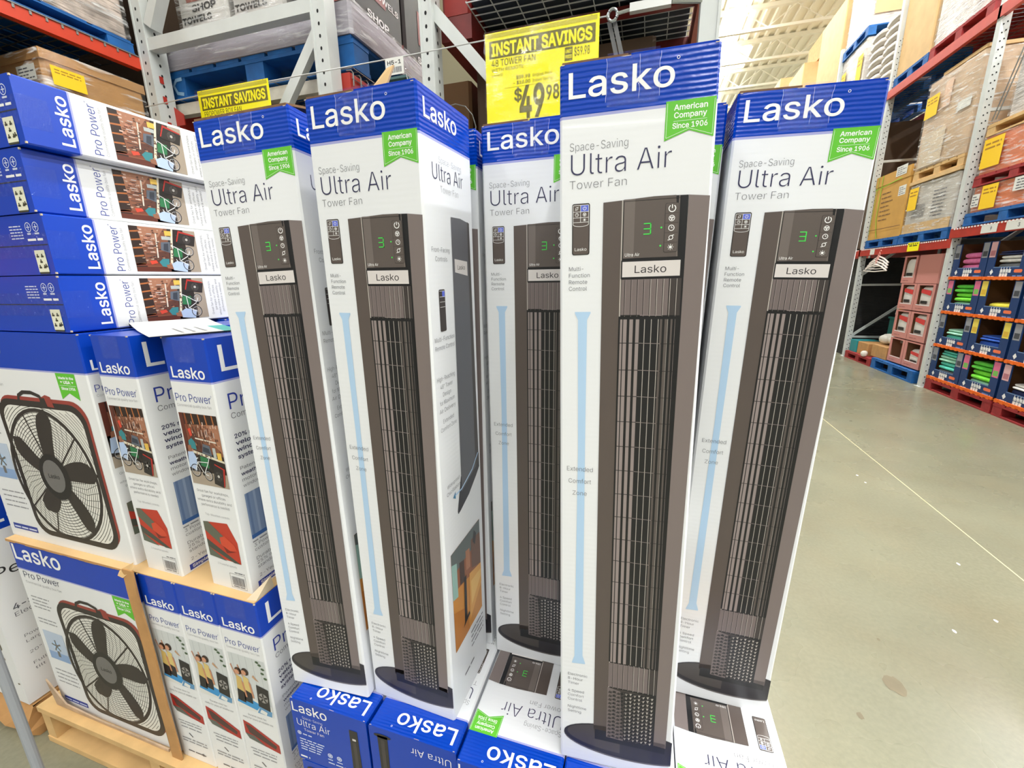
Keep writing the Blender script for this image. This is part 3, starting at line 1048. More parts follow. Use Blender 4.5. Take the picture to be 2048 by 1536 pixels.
tower_carton('tall tower fan carton beside the box fan cartons, under the smaller yellow sign', (-0.676, 0.650, BZ + 0.003), (-0.018, -0.030, 0.040), flaps='ar')
tower_carton('tall tower fan carton half hidden under the large yellow price sign', (-0.2215, 0.872, BZ), (0, 0, -0.004), flaps='ab')
tower_carton('tower fan carton showing one narrow strip behind the foremost tall carton', (-0.0130, 0.905, BZ), (0, 0.020, 0.0))
tower_carton('tower fan carton of which a blue corner and side strip show behind a taller one', (-0.4505, 0.885, BZ), (0, 0, 0.0))
# cartons lying on their backs under the standing ones, tops towards the viewer
LIE = Matrix(((-1, 0, 0), (0, 0, -1), (0, -1, 0))).to_euler()
def lying(label, x, y, z, rz=0.0, end='a', side=False, flaps=''):
    M = Matrix.Rotation(rz, 3, 'Z') @ Matrix(((-1, 0, 0), (0, 0, -1), (0, -1, 0)))
    return tower_carton(label, (x - math.sin(rz) * TH * 1.0 * 1.0, y + TH * math.cos(rz), z), M.to_euler(), side, end, flaps, group='lying tower fan cartons', tape=False, ribbon=(end == 'a'))
LZ = 0.5395
lying('lying tower fan carton with upright blue end print, beside the box fan cartons', -0.652, 0.607, LZ, 0.0, 'a')
lying('lying tower fan carton with upside-down blue end print, second from the box fan cartons', -0.4315, 0.606, LZ, 0.003, 'b')
lying('lying tower fan carton with upside-down white face and green ribbon in full view', -0.2125, 0.596, LZ, 0.0, 'a')
lying('lying tower fan carton under the foremost tall carton', 0.0035, 0.600, LZ, 0.0, 'b')
lying('lying tower fan carton at the aisle end of its row, control panel picture showing', 0.2195, 0.606, LZ, 0.0, 'a')
LZ2 = LZ - TD - 0.003
for i, (x, e) in enumerate(((-0.645, 'b'), (-0.430, 'a'), (-0.2125, 'b'), (0.0035, 'a'), (0.2195, 'b'))):
    lying(('lower lying tower fan carton under the one beside the box fan cartons', 'lower lying tower fan carton, second from the box fan cartons', 'lower lying tower fan carton, middle of its row',
           'lower lying tower fan carton under the foremost tall carton', 'lower lying tower fan carton at the aisle end')[i], x, 0.607, LZ2, 0, e)
# ================================================================ BOX FAN CARTONS
FW, FD, FH = 0.535, 0.131, 0.617
FBAND = 0.524
def fan_body(g):
    g.carton(FW, FD, FH, 0.003, [(FBAND - 0.004, BWHITE), (FBAND, LAV), (FH, BBLUE)], BBLUE, BWHITE)
DK = mat('fan_print_dark', (52, 46, 44), 0.4)
DK2 = mat('fan_print_darker', (36, 34, 34), 0.4)
RIM = mat('fan_print_red_rim', (150, 62, 54), 0.4)
HUB = mat('fan_print_hub', (112, 110, 108), 0.4)
OPEN = mat('fan_print_open', (226, 224, 216), 0.42)
def ffront(g, base=0.0005):
    return Print(g, (FW / 2, 0, 0), (1, 0, 0), (0, 0, 1), base)       # u counted from the right edge (negative)
def fan_logo(g):
    ffront(g).text('Lasko', -0.525, 0.5565, 0.0495, PWHITE, width=0.214, weight=0.025)
def fan_title(g):
    p = ffront(g)
    p.text('Pro Power', -0.511, 0.4935, 0.0225, NAVYT, width=0.166, weight=-0.012)
    p.text('Commercial quality box fan', -0.511, 0.4745, 0.0085, LGREYT, width=0.166, weight=-0.02)
    for i in range(4):
        p.scribble(-0.511, -0.425 - 0.01 * (i % 2), 0.425 - i * 0.0125, 0.006, LGREYT, 0, i)
    for i in range(2):
        p.scribble(-0.511, -0.425, 0.345 - i * 0.0125, 0.006, LGREYT, 0, 10 + i)
    for i in range(4):
        p.scribble(-0.511, -0.41, 0.150 - i * 0.016, 0.006, LGREYT, 0, 20 + i)
    p.rect(-0.511, -0.398, 0.026, 0.044, ROYAL, 0)
    p.scribble(-0.506, -0.402, 0.031, 0.008, ICONW, 1, 33)
def fan_ribbon(g):
    p = ffront(g)
    p.poly([(-0.1155, 0.5205), (-0.0440, 0.5205), (-0.0450, 0.4540), (-0.0800, 0.4710), (-0.1120, 0.4540)], GREEN, 0)
    p.text('Made in the', -0.079, 0.5060, 0.0062, PWHITE, width=0.056, weight=0.05, l=1, align='C')
    p.text('USA', -0.079, 0.4945, 0.0075, PWHITE, width=0.026, weight=0.06, l=1, align='C')
    for u in (-0.100, -0.058):
        p.poly([(u - 0.004, 0.5005), (u + 0.004, 0.5005), (u, 0.4955)], PWHITE, 1)
    p.line([(-0.110, 0.4900), (-0.048, 0.4900)], 0.0007, PWHITE, 1)
    p.text('Since 1906', -0.079, 0.4790, 0.0068, PWHITE, width=0.052, weight=0.05, l=1, align='C')
def fan_insert(g):
    p = ffront(g)
    p.rect(-0.511, -0.416, 0.195, 0.303, mat('print_sky_grey', (186, 200, 220), 0.4), 0)
    p.rect(-0.511, -0.416, 0.195, 0.225, mat('print_sky_blue', (140, 168, 208), 0.4), 1)
    p.disc(-0.462, 0.252, 0.018, PALEB, 2, 12)
    for a in range(5):
        c, s = math.cos(a * 1.257 + 0.4), math.sin(a * 1.257 + 0.4)
        p.line([(-0.462, 0.252), (-0.462 + c * 0.022, 0.252 + s * 0.022)], 0.006, HUB, 3)
    p.rect(-0.468, -0.456, 0.210, 0.232, HUB, 3)
def fan_big_picture(g):
    p = ffront(g)
    hx, hy = -0.236, 0.226
    def quad(sh, ins, r):
        x0, x1, y0, y1 = -0.402 + ins, -0.043 - ins, 0.030 + ins, 0.440 - ins
        pts = rpts(x0, x1, y0, y1, r, 6)
        return [(u + sh[0] + (0.440 - v) * 0.03 * (1 if u < hx else 0.2), v + sh[1]) for u, v in pts]
    p.poly(quad((0.009, 0.010), 0.0, 0.055), RIM, 0)
    p.poly(quad((0, 0), 0.0, 0.055), DK, 1)
    p.poly(quad((0, 0), 0.017, 0.045), OPEN, 2)
    # handle and control housing on top
    p.line([(-0.298, 0.432), (-0.292, 0.452), (-0.270, 0.462), (-0.236, 0.463), (-0.205, 0.455), (-0.190, 0.438)], 0.010, DK, 2)
    p.poly([(-0.200, 0.430), (-0.200, 0.452), (-0.180, 0.460), (-0.162, 0.456), (-0.155, 0.428)], RIM, 3)
    p.poly([(-0.206, 0.425), (-0.206, 0.450), (-0.186, 0.452), (-0.180, 0.425)], DK, 4)
    # ring and wires
    opening = [Vector(q) for q in quad((0, 0), 0.015, 0.045)]
    def clipped(r, w, n, ry):
        pts = [Vector((hx + r * math.cos(2 * PI * i / n), hy + ry * math.sin(2 * PI * i / n))) for i in range(n + 1)]
        run = []
        for q in pts + [None]:
            if q is not None and inside(q, opening):
                run.append(tuple(q))
            else:
                if len(run) > 1:
                    p.line(run, w, DK2, 3)
                run = []
    p.ring(hx, hy, 0.172, 0.010, DK, 4, 40, ry=0.190)
    for i in range(15):
        r = 0.056 + i * 0.0079
        p.ring(hx, hy, r, 0.0018, DK2, 3, 40, ry=r * 1.10)
    for i in range(9):
        r = 0.184 + i * 0.0085
        clipped(r, 0.0016, 64, r * 1.08)
    for a in range(48):
        t = a * 2 * PI / 48
        p.line([(hx + 0.06 * math.cos(t), hy + 0.066 * math.sin(t)), (hx + 0.12 * math.cos(t + 0.10), hy + 0.13 * math.sin(t + 0.10)), (hx + 0.168 * math.cos(t + 0.26), hy + 0.185 * math.sin(t + 0.26))], 0.0013, DK2, 3)
    for t in (1.95, 0.72, 4.35, 5.3, 3.75):
        p.line([(hx + 0.05 * math.cos(t), hy + 0.055 * math.sin(t)), (hx + 0.172 * math.cos(t), hy + 0.19 * math.sin(t))], 0.005, DK, 5)
    # five blades
    for tx, ty, wd in ((-0.205, 0.420, 0.040), (-0.372, 0.330, 0.036), (-0.058, 0.252, 0.040), (-0.134, 0.070, 0.036), (-0.318, 0.118, 0.042)):
        d = Vector((tx - hx, ty - hy))
        L = d.length
        d.normalize()
        n = Vector((-d.y, d.x))
        a, b = [], []
        for i in range(9):
            s = i / 8
            wv = wd * (0.40 + 0.98 * math.sin(min(1.0, s * 1.05) * PI * 0.60)) * (1.0 if s < 0.75 else math.sqrt(max(0.0, 1 - ((s - 0.75) / 0.25) ** 2)) * 0.9 + 0.1)
            q = Vector((hx, hy)) + d * (L * s) + n * (0.010 * math.sin(s * PI))
            a.append(tuple(q + n * wv * 0.60))
            b.append(tuple(q - n * wv * 0.52))
        p.poly(a + b[::-1], DK, 6)
    p.disc(hx, hy, 0.062, DK2, 7, 24, ry=0.068)
    p.disc(hx - 0.004, hy + 0.002, 0.043, HUB, 8, 24, ry=0.048)
    p.text('Lasko', hx - 0.004, hy - 0.004, 0.012, DK2, width=0.046, l=9, align='C', weight=0.02)
# ---- back panel, with the long selling text
def fback(g, base=0.0005):
    return Print(g, (FW / 2, FD, 0), (-1, 0, 0), (0, 0, 1), base)
def back_logo(g):
    fback(g).text('Lasko', 0.025, 0.5440, 0.0560, PWHITE, width=0.235, weight=0.012)
def back_title(g):
    p = fback(g)
    p.text('Pro Power', 0.028, 0.4570, 0.0360, ROYAL, width=0.215, weight=-0.004)
    p.text('Commercial quality box fan', 0.028, 0.4350, 0.0135, GREYT, width=0.235, weight=-0.012)
def back_features(g, k):
    p = fback(g)
    if k == 0:
        for i, t in enumerate(('20% more', 'velocity', 'wind ring', 'system')):
            p.text(t, 0.027, 0.3890 - i * 0.0165, 0.0098, NAVYT, width=0.0088 * len(t), weight=0.03)
    elif k == 1:
        for i, t in enumerate(('Patented,', 'weather-resistant', 'motor for worry-free', 'window use')):
            p.text(t, 0.027, 0.3120 - i * 0.0145, 0.0085, NAVYT if i == 1 else GREYT, width=0.0070 * len(t), weight=0.03 if i == 1 else -0.01)
    else:
        for i, t in enumerate(('3 Powerful speeds', 'custom comfort', '', 'Durable - with', '25% more steel than', 'standard box fans', '', '2-Year limited')):
            if t:
                p.text(t, 0.027, 0.1120 - i * 0.0118, 0.0085, GREYT, width=0.0070 * len(t), weight=-0.01)
def back_strip(g):
    p = fback(g)
    p.rect(0.020, 0.330, 0.0045, 0.0205, ROYAL, 0)
    p.text('Simple. no-fuss', 0.027, 0.0085, 0.0085, PWHITE, width=0.098, l=1, weight=0.02)
def back_picture(g):
    p = fback(g)
    u0, u1, v0, v1 = 0.025, 0.180, 0.134, 0.252
    p.rect(u0, u1, v0, v1, pm((122, 142, 176)), 0)
    for i in range(9):
        u = u0 + 0.004 + i * 0.017
        p.rect(u, u + 0.006, v0, v1, pm((150, 166, 194) if i % 2 else (98, 120, 158)), 1)
    p.rect(u0, u1, v0, v0 + 0.010, pm((52, 96, 160)), 2)
    p.scribble(u0, u1, v0 - 0.010, 0.006, LGREYT, 0, 3)
# ---- narrow panels: print is set in a w x 0.617 field
def narrow(g, k):
    if k == 'R':
        return Print(g, (FW / 2, 0, 0), (0, 1, 0), (0, 0, 1))
    return Print(g, (-FW / 2, FD, 0), (0, -1, 0), (0, 0, 1))
def n_logo(p):
    p.text('Lasko', 0.0135, 0.5300, 0.0238, PWHITE, width=0.1010, weight=0.025)
def n_title(p):
    p.text('Pro Power', 0.0095, 0.4760, 0.0182, ROYAL, width=0.1080, weight=-0.014)
    p.ring(0.1200, 0.4930, 0.0012, 0.0005, ROYAL, 0, 8)
    p.text('Commercial quality box fan', 0.0100, 0.4640, 0.0066, LGREYT, width=0.1050, weight=-0.02)
def n_text(p, u=True):
    if u:
        rows = ('Great fan for workshops,', 'garages or offices', 'where extra durability and', 'performance is needed')
        for i, t in enumerate(rows):
            p.text(t, 0.0655, 0.2560 - i * 0.0118, 0.0066, GREYT, width=0.0042 * len(t), align='C', weight=-0.02)
        p.text('Top-Mounted controls', 0.0655, 0.1960, 0.0058, LGREYT, width=0.078, align='C', weight=-0.02)
        p.text('3 Powerful speeds', 0.0655, 0.0635, 0.0056, LGREYT, width=0.062, align='C', weight=-0.02)
    else:
        for i, t in enumerate(('Durable steel fan', 'ready for years of reliable use')):
            p.text(t, 0.0655, 0.2550 - i * 0.0118, 0.0066, GREYT, width=(0.060, 0.100)[i], align='C', weight=-0.02)
        for i in range(2):
            p.scribble(0.025, 0.105, 0.128 - i * 0.012, 0.006, LGREYT, 0, 5 + i)
        p.line([(0.050, 0.098), (0.062, 0.086)], 0.004, GREYT, 0)
        for i in range(2):
            p.scribble(0.018, 0.112, 0.072 - i * 0.010, 0.007, LGREYT, 0, 15 + i)
        p.scribble(0.03, 0.098, 0.026, 0.007, GREYT, 0, 17)
        p.disc(0.088, 0.029, 0.005, GREYT, 0, 10)
def n_barcode(p):
    p.frame(0.068, 0.118, 0.006, 0.046, 0.0008, GREYT, 0)
    u, r = 0.073, random.Random(4)
    while u < 0.113:
        k = r.choice((0.0007, 0.0012, 0.0018))
        p.rect(u, min(u + k, 0.113), 0.014, 0.038, GREYT, 0)
        u += k + r.choice((0.0008, 0.0014))
    p.scribble(0.075, 0.112, 0.0095, 0.004, GREYT, 0, 2)
    p.scribble(0.086, 0.118, 0.049, 0.004, GREYT, 0, 3)
def n_knob(p):
    Q = lambda pts, c, l: p.poly([(0.0135 + a * 0.101, 0.078 + b * 0.105) for a, b in pts], pm(c), l)
    Q([(0, 0.94), (.78, 1.0), (1, .55), (1, 0), (0, .06)], (188, 58, 40), 0)
    Q([(0, .30), (.55, .0), (0, .06)], (92, 100, 88), 1)
    Q([(0, .50), (0, .30), (.78, -.0), (.98, 0)], (70, 74, 66), 1)
    Q([(0, .94), (.16, .96), (.62, .62), (.48, .40), (0, .72)], (96, 98, 84), 2)
    Q([(.45, .60), (.62, .66), (.90, .46), (.94, .34), (.72, .30), (.46, .42)], (206, 74, 48), 3)
    Q([(.50, .42), (.72, .30), (.90, .30), (.60, .22)], (122, 36, 28), 2)
def n_edge(p):
    Q = lambda pts, c, l: p.poly([(0.0120 + a * 0.112, 0.155 + b * 0.076) for a, b in pts], pm(c), l)
    Q([(0, 1.0), (.22, .92), (1, .38), (1, 0), (.10, .22), (0, .44)], (172, 44, 40), 0)
    Q([(.05, .86), (.18, .84), (.92, .30), (.88, .14), (.14, .50)], (74, 52, 50), 1)
    Q([(.0, .44), (.10, .22), (.60, .10), (.26, .42)], (92, 98, 92), 2)
    p.scribble(0.02, 0.108, 0.138, 0.005, LGREYT, 0, 6)
def workshop(p):
    u0, u1, v0, v1 = 0.0085, 0.1240, 0.276, 0.449
    f = lambda a, b: (u0 + a * (u1 - u0), v0 + b * (v1 - v0))
    S = u1 - u0
    Q = lambda pts, c, l: p.poly([f(*q) for q in pts], pm(c), l)
    B = lambda a, b, c, d, col, l: Q([(a, b), (c, b), (c, d), (a, d)], col, l)
    B(0, 0, 1, 1, (134, 84, 62), 0)
    Q([(.12, .48), (.5, .44), (.45, .66), (.16, .78)], (92, 54, 44), 1)
    Q([(.55, .86), (1, .88), (1, .5), (.8, .6)], (168, 116, 90), 1)
    B(0, 0, 1, .22, (166, 152, 136), 1)
    Q([(0, .84), (1, .88), (1, 1), (0, 1)], (46, 30, 26), 1)
    for i in range(5):
        a = .16 + i * .18
        Q([(a, .86), (a + .035, .865), (a + .01, 1), (a - .02, 1)], (176, 104, 56), 2)
    Q([(0, .40), (.12, .44), (.10, 1), (0, 1)], (96, 44, 32), 2)
    Q([(.14, .45), (.19, .45), (.18, 1), (.13, 1)], (128, 62, 44), 2)
    Q([(0, .18), (1, .20), (1, .45), (0, .50)], (44, 36, 34), 2)
    Q([(.12, .46), (1, .36), (1, .39), (.12, .50)], (220, 212, 190), 3)
    Q([(.30, .655), (.88, .625), (.88, .645), (.30, .675)], (220, 210, 196), 3)
    r = random.Random(8)
    for i in range(13):
        a = .30 + i * .045
        B(a, .68 + r.uniform(0, .03), a + .016, .76 + r.uniform(0, .07), r.choice(((190, 190, 190), (84, 62, 56), (60, 52, 60), (210, 190, 180))), 3)
    for i in range(12):
        a, b = r.uniform(.5, .94), r.uniform(.66, .86)
        B(a, b, a + .03, b + .05, r.choice(((196, 140, 116), (112, 66, 52), (210, 180, 164))), 3)
    Q([(.16, .78), (.24, .80), (.26, .70), (.20, .68)], (214, 70, 50), 4)
    Q([(.10, .52), (.30, .50), (.30, .60), (.22, .66), (.12, .62)], (54, 132, 140), 4)
    Q([(.44, .46), (.70, .44), (.68, .58), (.50, .60)], (96, 104, 116), 4)
    Q([(.47, .49), (.66, .47), (.65, .54), (.50, .56)], (56, 62, 74), 5)
    B(.74, .42, .82, .56, (180, 186, 184), 4)
    B(.84, .40, .95, .50, (226, 186, 84), 4)
    Q([(.34, .28), (.56, .26), (.56, .40), (.36, .42)], (44, 118, 74), 4)
    Q([(.00, .24), (.20, .20), (.26, .38), (.18, .48), (.04, .46)], (180, 200, 232), 5)
    Q([(.06, .46), (.18, .47), (.16, .56), (.08, .55)], (150, 100, 76), 6)
    Q([(.60, .40), (.76, .38), (.72, .24), (.62, .26)], (30, 28, 28), 4)
    r = random.Random(21)
    for i in range(70):
        a, b = r.uniform(.14, .95), r.uniform(.40, .88)
        Q([(a, b), (a + r.uniform(.008, .04), b + r.uniform(-.01, .01)), (a + r.uniform(.008, .03), b + r.uniform(.015, .05)), (a, b + r.uniform(.01, .05))],
          r.choice(((70, 42, 36), (104, 66, 50), (176, 126, 100), (52, 48, 52), (196, 170, 150), (120, 76, 58), (88, 60, 48))), 3.4)
    for i in range(26):
        a, b = r.uniform(.04, .95), r.uniform(.20, .42)
        Q([(a, b), (a + .03, b), (a + .035, b + .04), (a, b + .035)], r.choice(((30, 28, 30), (64, 50, 44), (96, 84, 74), (40, 62, 52))), 3.6)
    # bicycle
    for a, b, rr in ((.17, .20, .13), (.50, .15, .105)):
        u, v = f(a, b)
        p.ring(u, v, rr * S, 0.0018, pm((34, 34, 38)), 7, 18)
        p.ring(u, v, rr * S * 0.86, 0.0008, pm((214, 216, 220)), 7, 16)
        for k in range(8):
            t = k * PI / 4 + 0.2
            p.line([(u, v), (u + rr * S * 0.85 * math.cos(t), v + rr * S * 0.85 * math.sin(t))], 0.0004, pm((200, 200, 206)), 7)
    WH = pm((232, 234, 232))
    for q in (((.17, .20), (.27, .33)), ((.27, .33), (.56, .34)), ((.56, .34), (.40, .17)), ((.40, .17), (.26, .33)), ((.56, .34), (.60, .40)), ((.40, .17), (.50, .15)), ((.24, .37), (.30, .39)), ((.55, .41), (.64, .41))):
        p.line([f(*q[0]), f(*q[1])], 0.0019, WH, 8)
    p.disc(*f(.38, .165), 0.0042, pm((30, 30, 32)), 8, 10)
    # the box fan on the floor
    Q([(.66, .06), (.90, .02), (.98, .28), (.72, .34)], (182, 48, 42), 7)
    Q([(.63, .05), (.87, .01), (.93, .27), (.69, .33)], (44, 40, 40), 8)
    u, v = f(.78, .165)
    p.disc(u, v, 0.0115, pm((70, 66, 64)), 9, 14)
    p.disc(u, v, 0.0036, pm((190, 186, 180)), 10, 10)
    for k in range(5):
        t = k * 1.257
        p.line([(u, v), (u + 0.0105 * math.cos(t), v + 0.0105 * math.sin(t))], 0.003, pm((28, 26, 26)), 9)
def exercise(p):
    u0, u1, v0, v1 = 0.0085, 0.1245, 0.276, 0.450
    f = lambda a, b: (u0 + a * (u1 - u0), v0 + b * (v1 - v0))
    Q = lambda pts, c, l: p.poly([f(*q) for q in pts], pm(c), l)
    Q([(0, 0), (1, 0), (1, 1), (0, 1)], (204, 208, 208), 0)
    for i in range(5):
        a = .1 + i * .19
        Q([(a, .3), (a + .012, .3), (a + .012, 1), (a, 1)], (182, 186, 188), 1)
    Q([(0, 0), (1, 0), (1, .20), (0, .30)], (222, 222, 218), 2)
    Q([(0, .10), (.55, .04), (.70, .17), (.10, .27)], (58, 146, 206), 3)
    Q([(.55, .0), (.95, .0), (.98, .10), (.66, .14)], (96, 148, 190), 3)
    Q([(.62, .02), (.80, .0), (.84, .06), (.68, .09)], (228, 228, 224), 4)
    # two people seen small in the printed photo
    for dx, dy, top, hair in ((0.0, 0.0, (206, 176, 104), (70, 44, 34)), (.20, .02, (214, 190, 120), (52, 34, 28))):
        Q([(.04 + dx, .14 + dy), (.26 + dx, .12 + dy), (.30 + dx, .34 + dy), (.08 + dx, .38 + dy)], (36, 34, 38), 4)
        Q([(.08 + dx, .36 + dy), (.28 + dx, .32 + dy), (.26 + dx, .58 + dy), (.12 + dx, .62 + dy)], top, 5)
        Q([(.24 + dx, .54 + dy), (.30 + dx, .50 + dy), (.34 + dx, .24 + dy), (.29 + dx, .24 + dy)], (196, 136, 104), 6)
        Q([(.10 + dx, .60 + dy), (.13 + dx, .58 + dy), (.03 + dx, .80 + dy), (.00 + dx, .78 + dy)], (196, 136, 104), 6)
        u, v = f(.18 + dx, .68 + dy)
        p.disc(u - 0.002, v - 0.001, 0.0078, pm((204, 146, 114)), 7, 12)
        p.disc(u + 0.003, v + 0.003, 0.0115, pm(hair), 6, 12)
    for a, b in ((.86, .92), (.93, .86), (.80, .96), (.96, .70), (.90, .78)):
        u, v = f(a, b)
        p.disc(u, v, 0.006, pm((74, 96, 70)), 2, 7, ry=0.004)
    Q([(.58, .66), (.66, .62), (.76, .60), (.62, .70)], (190, 150, 116), 4)
    Q([(.62, .14), (.94, .10), (.98, .50), (.66, .54)], (40, 38, 40), 5)
    u, v = f(.80, .32)
    p.disc(u, v, 0.0150, pm((150, 146, 142)), 6, 16)
    for k in range(5):
        t = k * 1.257 + 0.3
        p.line([(u, v), (u + 0.0140 * math.cos(t), v + 0.0140 * math.sin(t))], 0.0046, pm((34, 32, 34)), 7)
    p.disc(u, v, 0.004, pm((120, 116, 112)), 8, 10)
# ---- printed top end
def fend(g):
    return Print(g, (-FW / 2, 0, FH), (1, 0, 0), (0, 1, 0))
def end_marks(p, right, up):
    """right/up are functions turning distances from the corner into print coordinates"""
def fan_end_print(g):
    # seen with the carton lying on its back: viewer's right is local -x, up is local -y
    p = Print(g, (FW / 2, FD, FH), (-1, 0, 0), (0, -1, 0))
    W = FW
    p.rect(0.002, W - 0.002, 0.0640, 0.0662, SEAM, 0)
    for i, u in enumerate((W - 0.030, W - 0.056)):
        p.ring(u, 0.104, 0.0098, 0.0018, ICONW, 0, 18)
        p.rect(u - 0.0012, u + 0.0012, 0.098, 0.110, ICONW, 0)
        p.rect(u - 0.006, u + 0.006, 0.1030, 0.1050, ICONW, 0)
        p.scribble(u - 0.008, u + 0.008, 0.088, 0.006, ICONW, 0, i)
    p.scribble(W - 0.068, W - 0.014, 0.0745, 0.008, PWHITE, 0, 5)
    for i in range(5):
        p.scribble(W - 0.125, W - 0.080, 0.106 - i * 0.0065, 0.004, ICONW, 0, 40 + i)
    for i in range(3):
        p.text('Lasko', W - 0.47 + i * 0.001, 0.09, 0.022, PWHITE, width=0.10) if i == 0 else None
def fan_end_sticker(g):
    p = Print(g, (FW / 2, FD, FH), (-1, 0, 0), (0, -1, 0), 0.0009)
    u, v = FW - 0.056, 0.006
    p.rect(u, u + 0.036, v, v + 0.048, mat('sticker_cream', (228, 228, 206), 0.5), 0)
    p.rect(u + 0.001, u + 0.035, v - 0.004, v, mat('sticker_dark', (62, 62, 44), 0.6), 0)
    for a, b in ((0.004, 0.032), (0.020, 0.032), (0.012, 0.020), (0.004, 0.008), (0.020, 0.008), (0.026, 0.010)):
        p.rect(u + a, u + a + 0.009, v + b, v + b + 0.004, mat('sticker_dark', (62, 62, 44), 0.6), 1)
        p.rect(u + a + 0.002, u + a + 0.006, v + b + 0.004, v + b + 0.008, mat('sticker_dark', (62, 62, 44), 0.6), 1)
def fan_end_tape(g):
    p = Print(g, (FW / 2, FD, FH), (-1, 0, 0), (0, -1, 0), 0.0014)
    p.rect(0.0, FW, 0.038, 0.092, TAPE, 0)
    q = Print(g, (-FW / 2, FD, 0), (0, -1, 0), (0, 0, 1), 0.0014)
    q.rect(0.034, 0.096, FH - 0.052, FH, TAPE, 0)
    q = Print(g, (FW / 2, 0, 0), (0, 1, 0), (0, 0, 1), 0.0014)
    q.rect(0.034, 0.096, FH - 0.052, FH, TAPE, 0)
def fan_corner_wear(g):
    for sx in (-1, 1):
        for y in (0.0, FD - 0.006):
            g.box(sx * FW / 2 - 0.0022, sx * FW / 2 + (0.0006 if sx > 0 else 0.0022), y + 0.001, y + 0.005, FH - 0.0022, FH + 0.0005, TORN)
def box_fan(label, loc, rot, version='u', front_=True, back=False, end=False, group='box fan cartons', cat='carton', sides='LR'):
    t = thing('box_fan_carton', label, cat, loc, rot, group)
    part('carton_body', 'fan_body', fan_body, t)
    if front_:
        part('logo_lettering', 'f_logo', fan_logo, t)
        part('title_lettering', 'f_title', fan_title, t)
        part('ribbon_badge', 'f_rib', fan_ribbon, t)
        part('window_picture', 'f_ins', fan_insert, t)
        part('fan_picture', 'f_pic', fan_big_picture, t)
    if back:
        part('back_logo', 'fb_logo', back_logo, t)
        part('back_title', 'fb_title', back_title, t)
        for k in range(3):
            part('back_feature_lettering', 'fb_f%d' % k, lambda g: back_features(g, k), t)
        part('slogan_strip', 'fb_strip', back_strip, t)
        part('blind_picture', 'f_backp', back_picture, t)
    for k in sides:
        part('side_logo', 'n_logo' + k, lambda g: n_logo(narrow(g, k)), t)
        part('side_title', 'n_title' + k, lambda g: n_title(narrow(g, k)), t)
        part('side_text', 'n_text' + k + version, lambda g: n_text(narrow(g, k), version == 'u'), t)
        if version == 'u':
            part('workshop_photo', 'n_ws' + k, lambda g: workshop(narrow(g, k)), t)
            part('knob_photo', 'n_kn' + k, lambda g: n_knob(narrow(g, k)), t)
            part('barcode_label', 'n_bc' + k, lambda g: n_barcode(narrow(g, k)), t)
        else:
            part('exercise_photo', 'n_ex' + k, lambda g: exercise(narrow(g, k)), t)
            part('rim_photo', 'n_ed' + k, lambda g: n_edge(narrow(g, k)), t)
    if end:
        part('end_print', 'f_end', fan_end_print, t)
        part('sticker', 'f_stick', fan_end_sticker, t)
    part('tape_strip', 'f_tape', fan_end_tape, t)
    part('worn_corner', 'f_wear', fan_corner_wear, t)
    return t
PT = 0.1515         # top of the wooden pallet
# lower layer, on the pallet
box_fan('box fan carton on the pallet with its fan picture partly behind the cardboard post', (-1.2415 - FW / 2, 0.622, PT), (0, 0, 0), 'd', sides='')
for right, lab in ((-1.0995, 'narrow end-on box fan carton on the pallet beside the cardboard post'), (-0.9660, 'narrow end-on box fan carton on the pallet, middle of three'), (-0.8330, 'narrow end-on box fan carton on the pallet next to the blue lying cartons')):
    box_fan(lab, (right - FD, 0.622 + FW / 2, PT), (0, 0, -PI / 2), 'd', front_=False, back=(right > -0.9), sides='R')
# upper layer, on the brown sheet
UT = PT + FH + 0.004
box_fan('upper box fan carton with the whole fan picture and green ribbon showing', (-1.2600 - FW / 2, 0.642, UT), (0, 0, 0), 'u', sides='R')
box_fan('upper box fan carton standing in line behind the one with the whole fan picture', (-1.2620 - FW / 2, 0.776, UT), (0, 0, 0), 'u', sides='R', front_=False)
box_fan('upper box fan carton third in line behind the whole fan picture', (-1.2620 - FW / 2, 1.02, UT), (0, 0, 0), 'u', sides='R', front_=False)
box_fan('upper end-on box fan carton with workshop photo, between two others', (-1.0850 - FD, 0.646 + FW / 2, UT), (0, 0, -PI / 2 - 0.02), 'u', front_=False, back=True, sides='R')
box_fan('upper end-on box fan carton with workshop photo, beside the tall tower fan cartons', (-0.8560 - FD, 0.648 + FW / 2, UT), (0, 0, -PI / 2 - 0.03), 'u', front_=False, back=True, sides='R')
# four lying flat on top, blue ends towards the viewer
zt = UT + FH + 0.003
for i, (xr, yf, lab) in enumerate(((-1.2880, 0.650, 'lowest of the flat stack'), (-1.2860, 0.650, 'third down the flat stack'), (-1.2970, 0.648, 'second down the flat stack'), (-1.2640, 0.646, 'topmost of the flat stack'))):
    box_fan('box fan carton with blue end, ' + lab, (xr - FW / 2, yf + FH, zt + FD + i * (FD + 0.0022)), Matrix(((-1, 0, 0), (0, 0, -1), (0, -1, 0))).to_euler(), 'u', front_=False, end=True, sides='L', group='box fan cartons stacked flat')
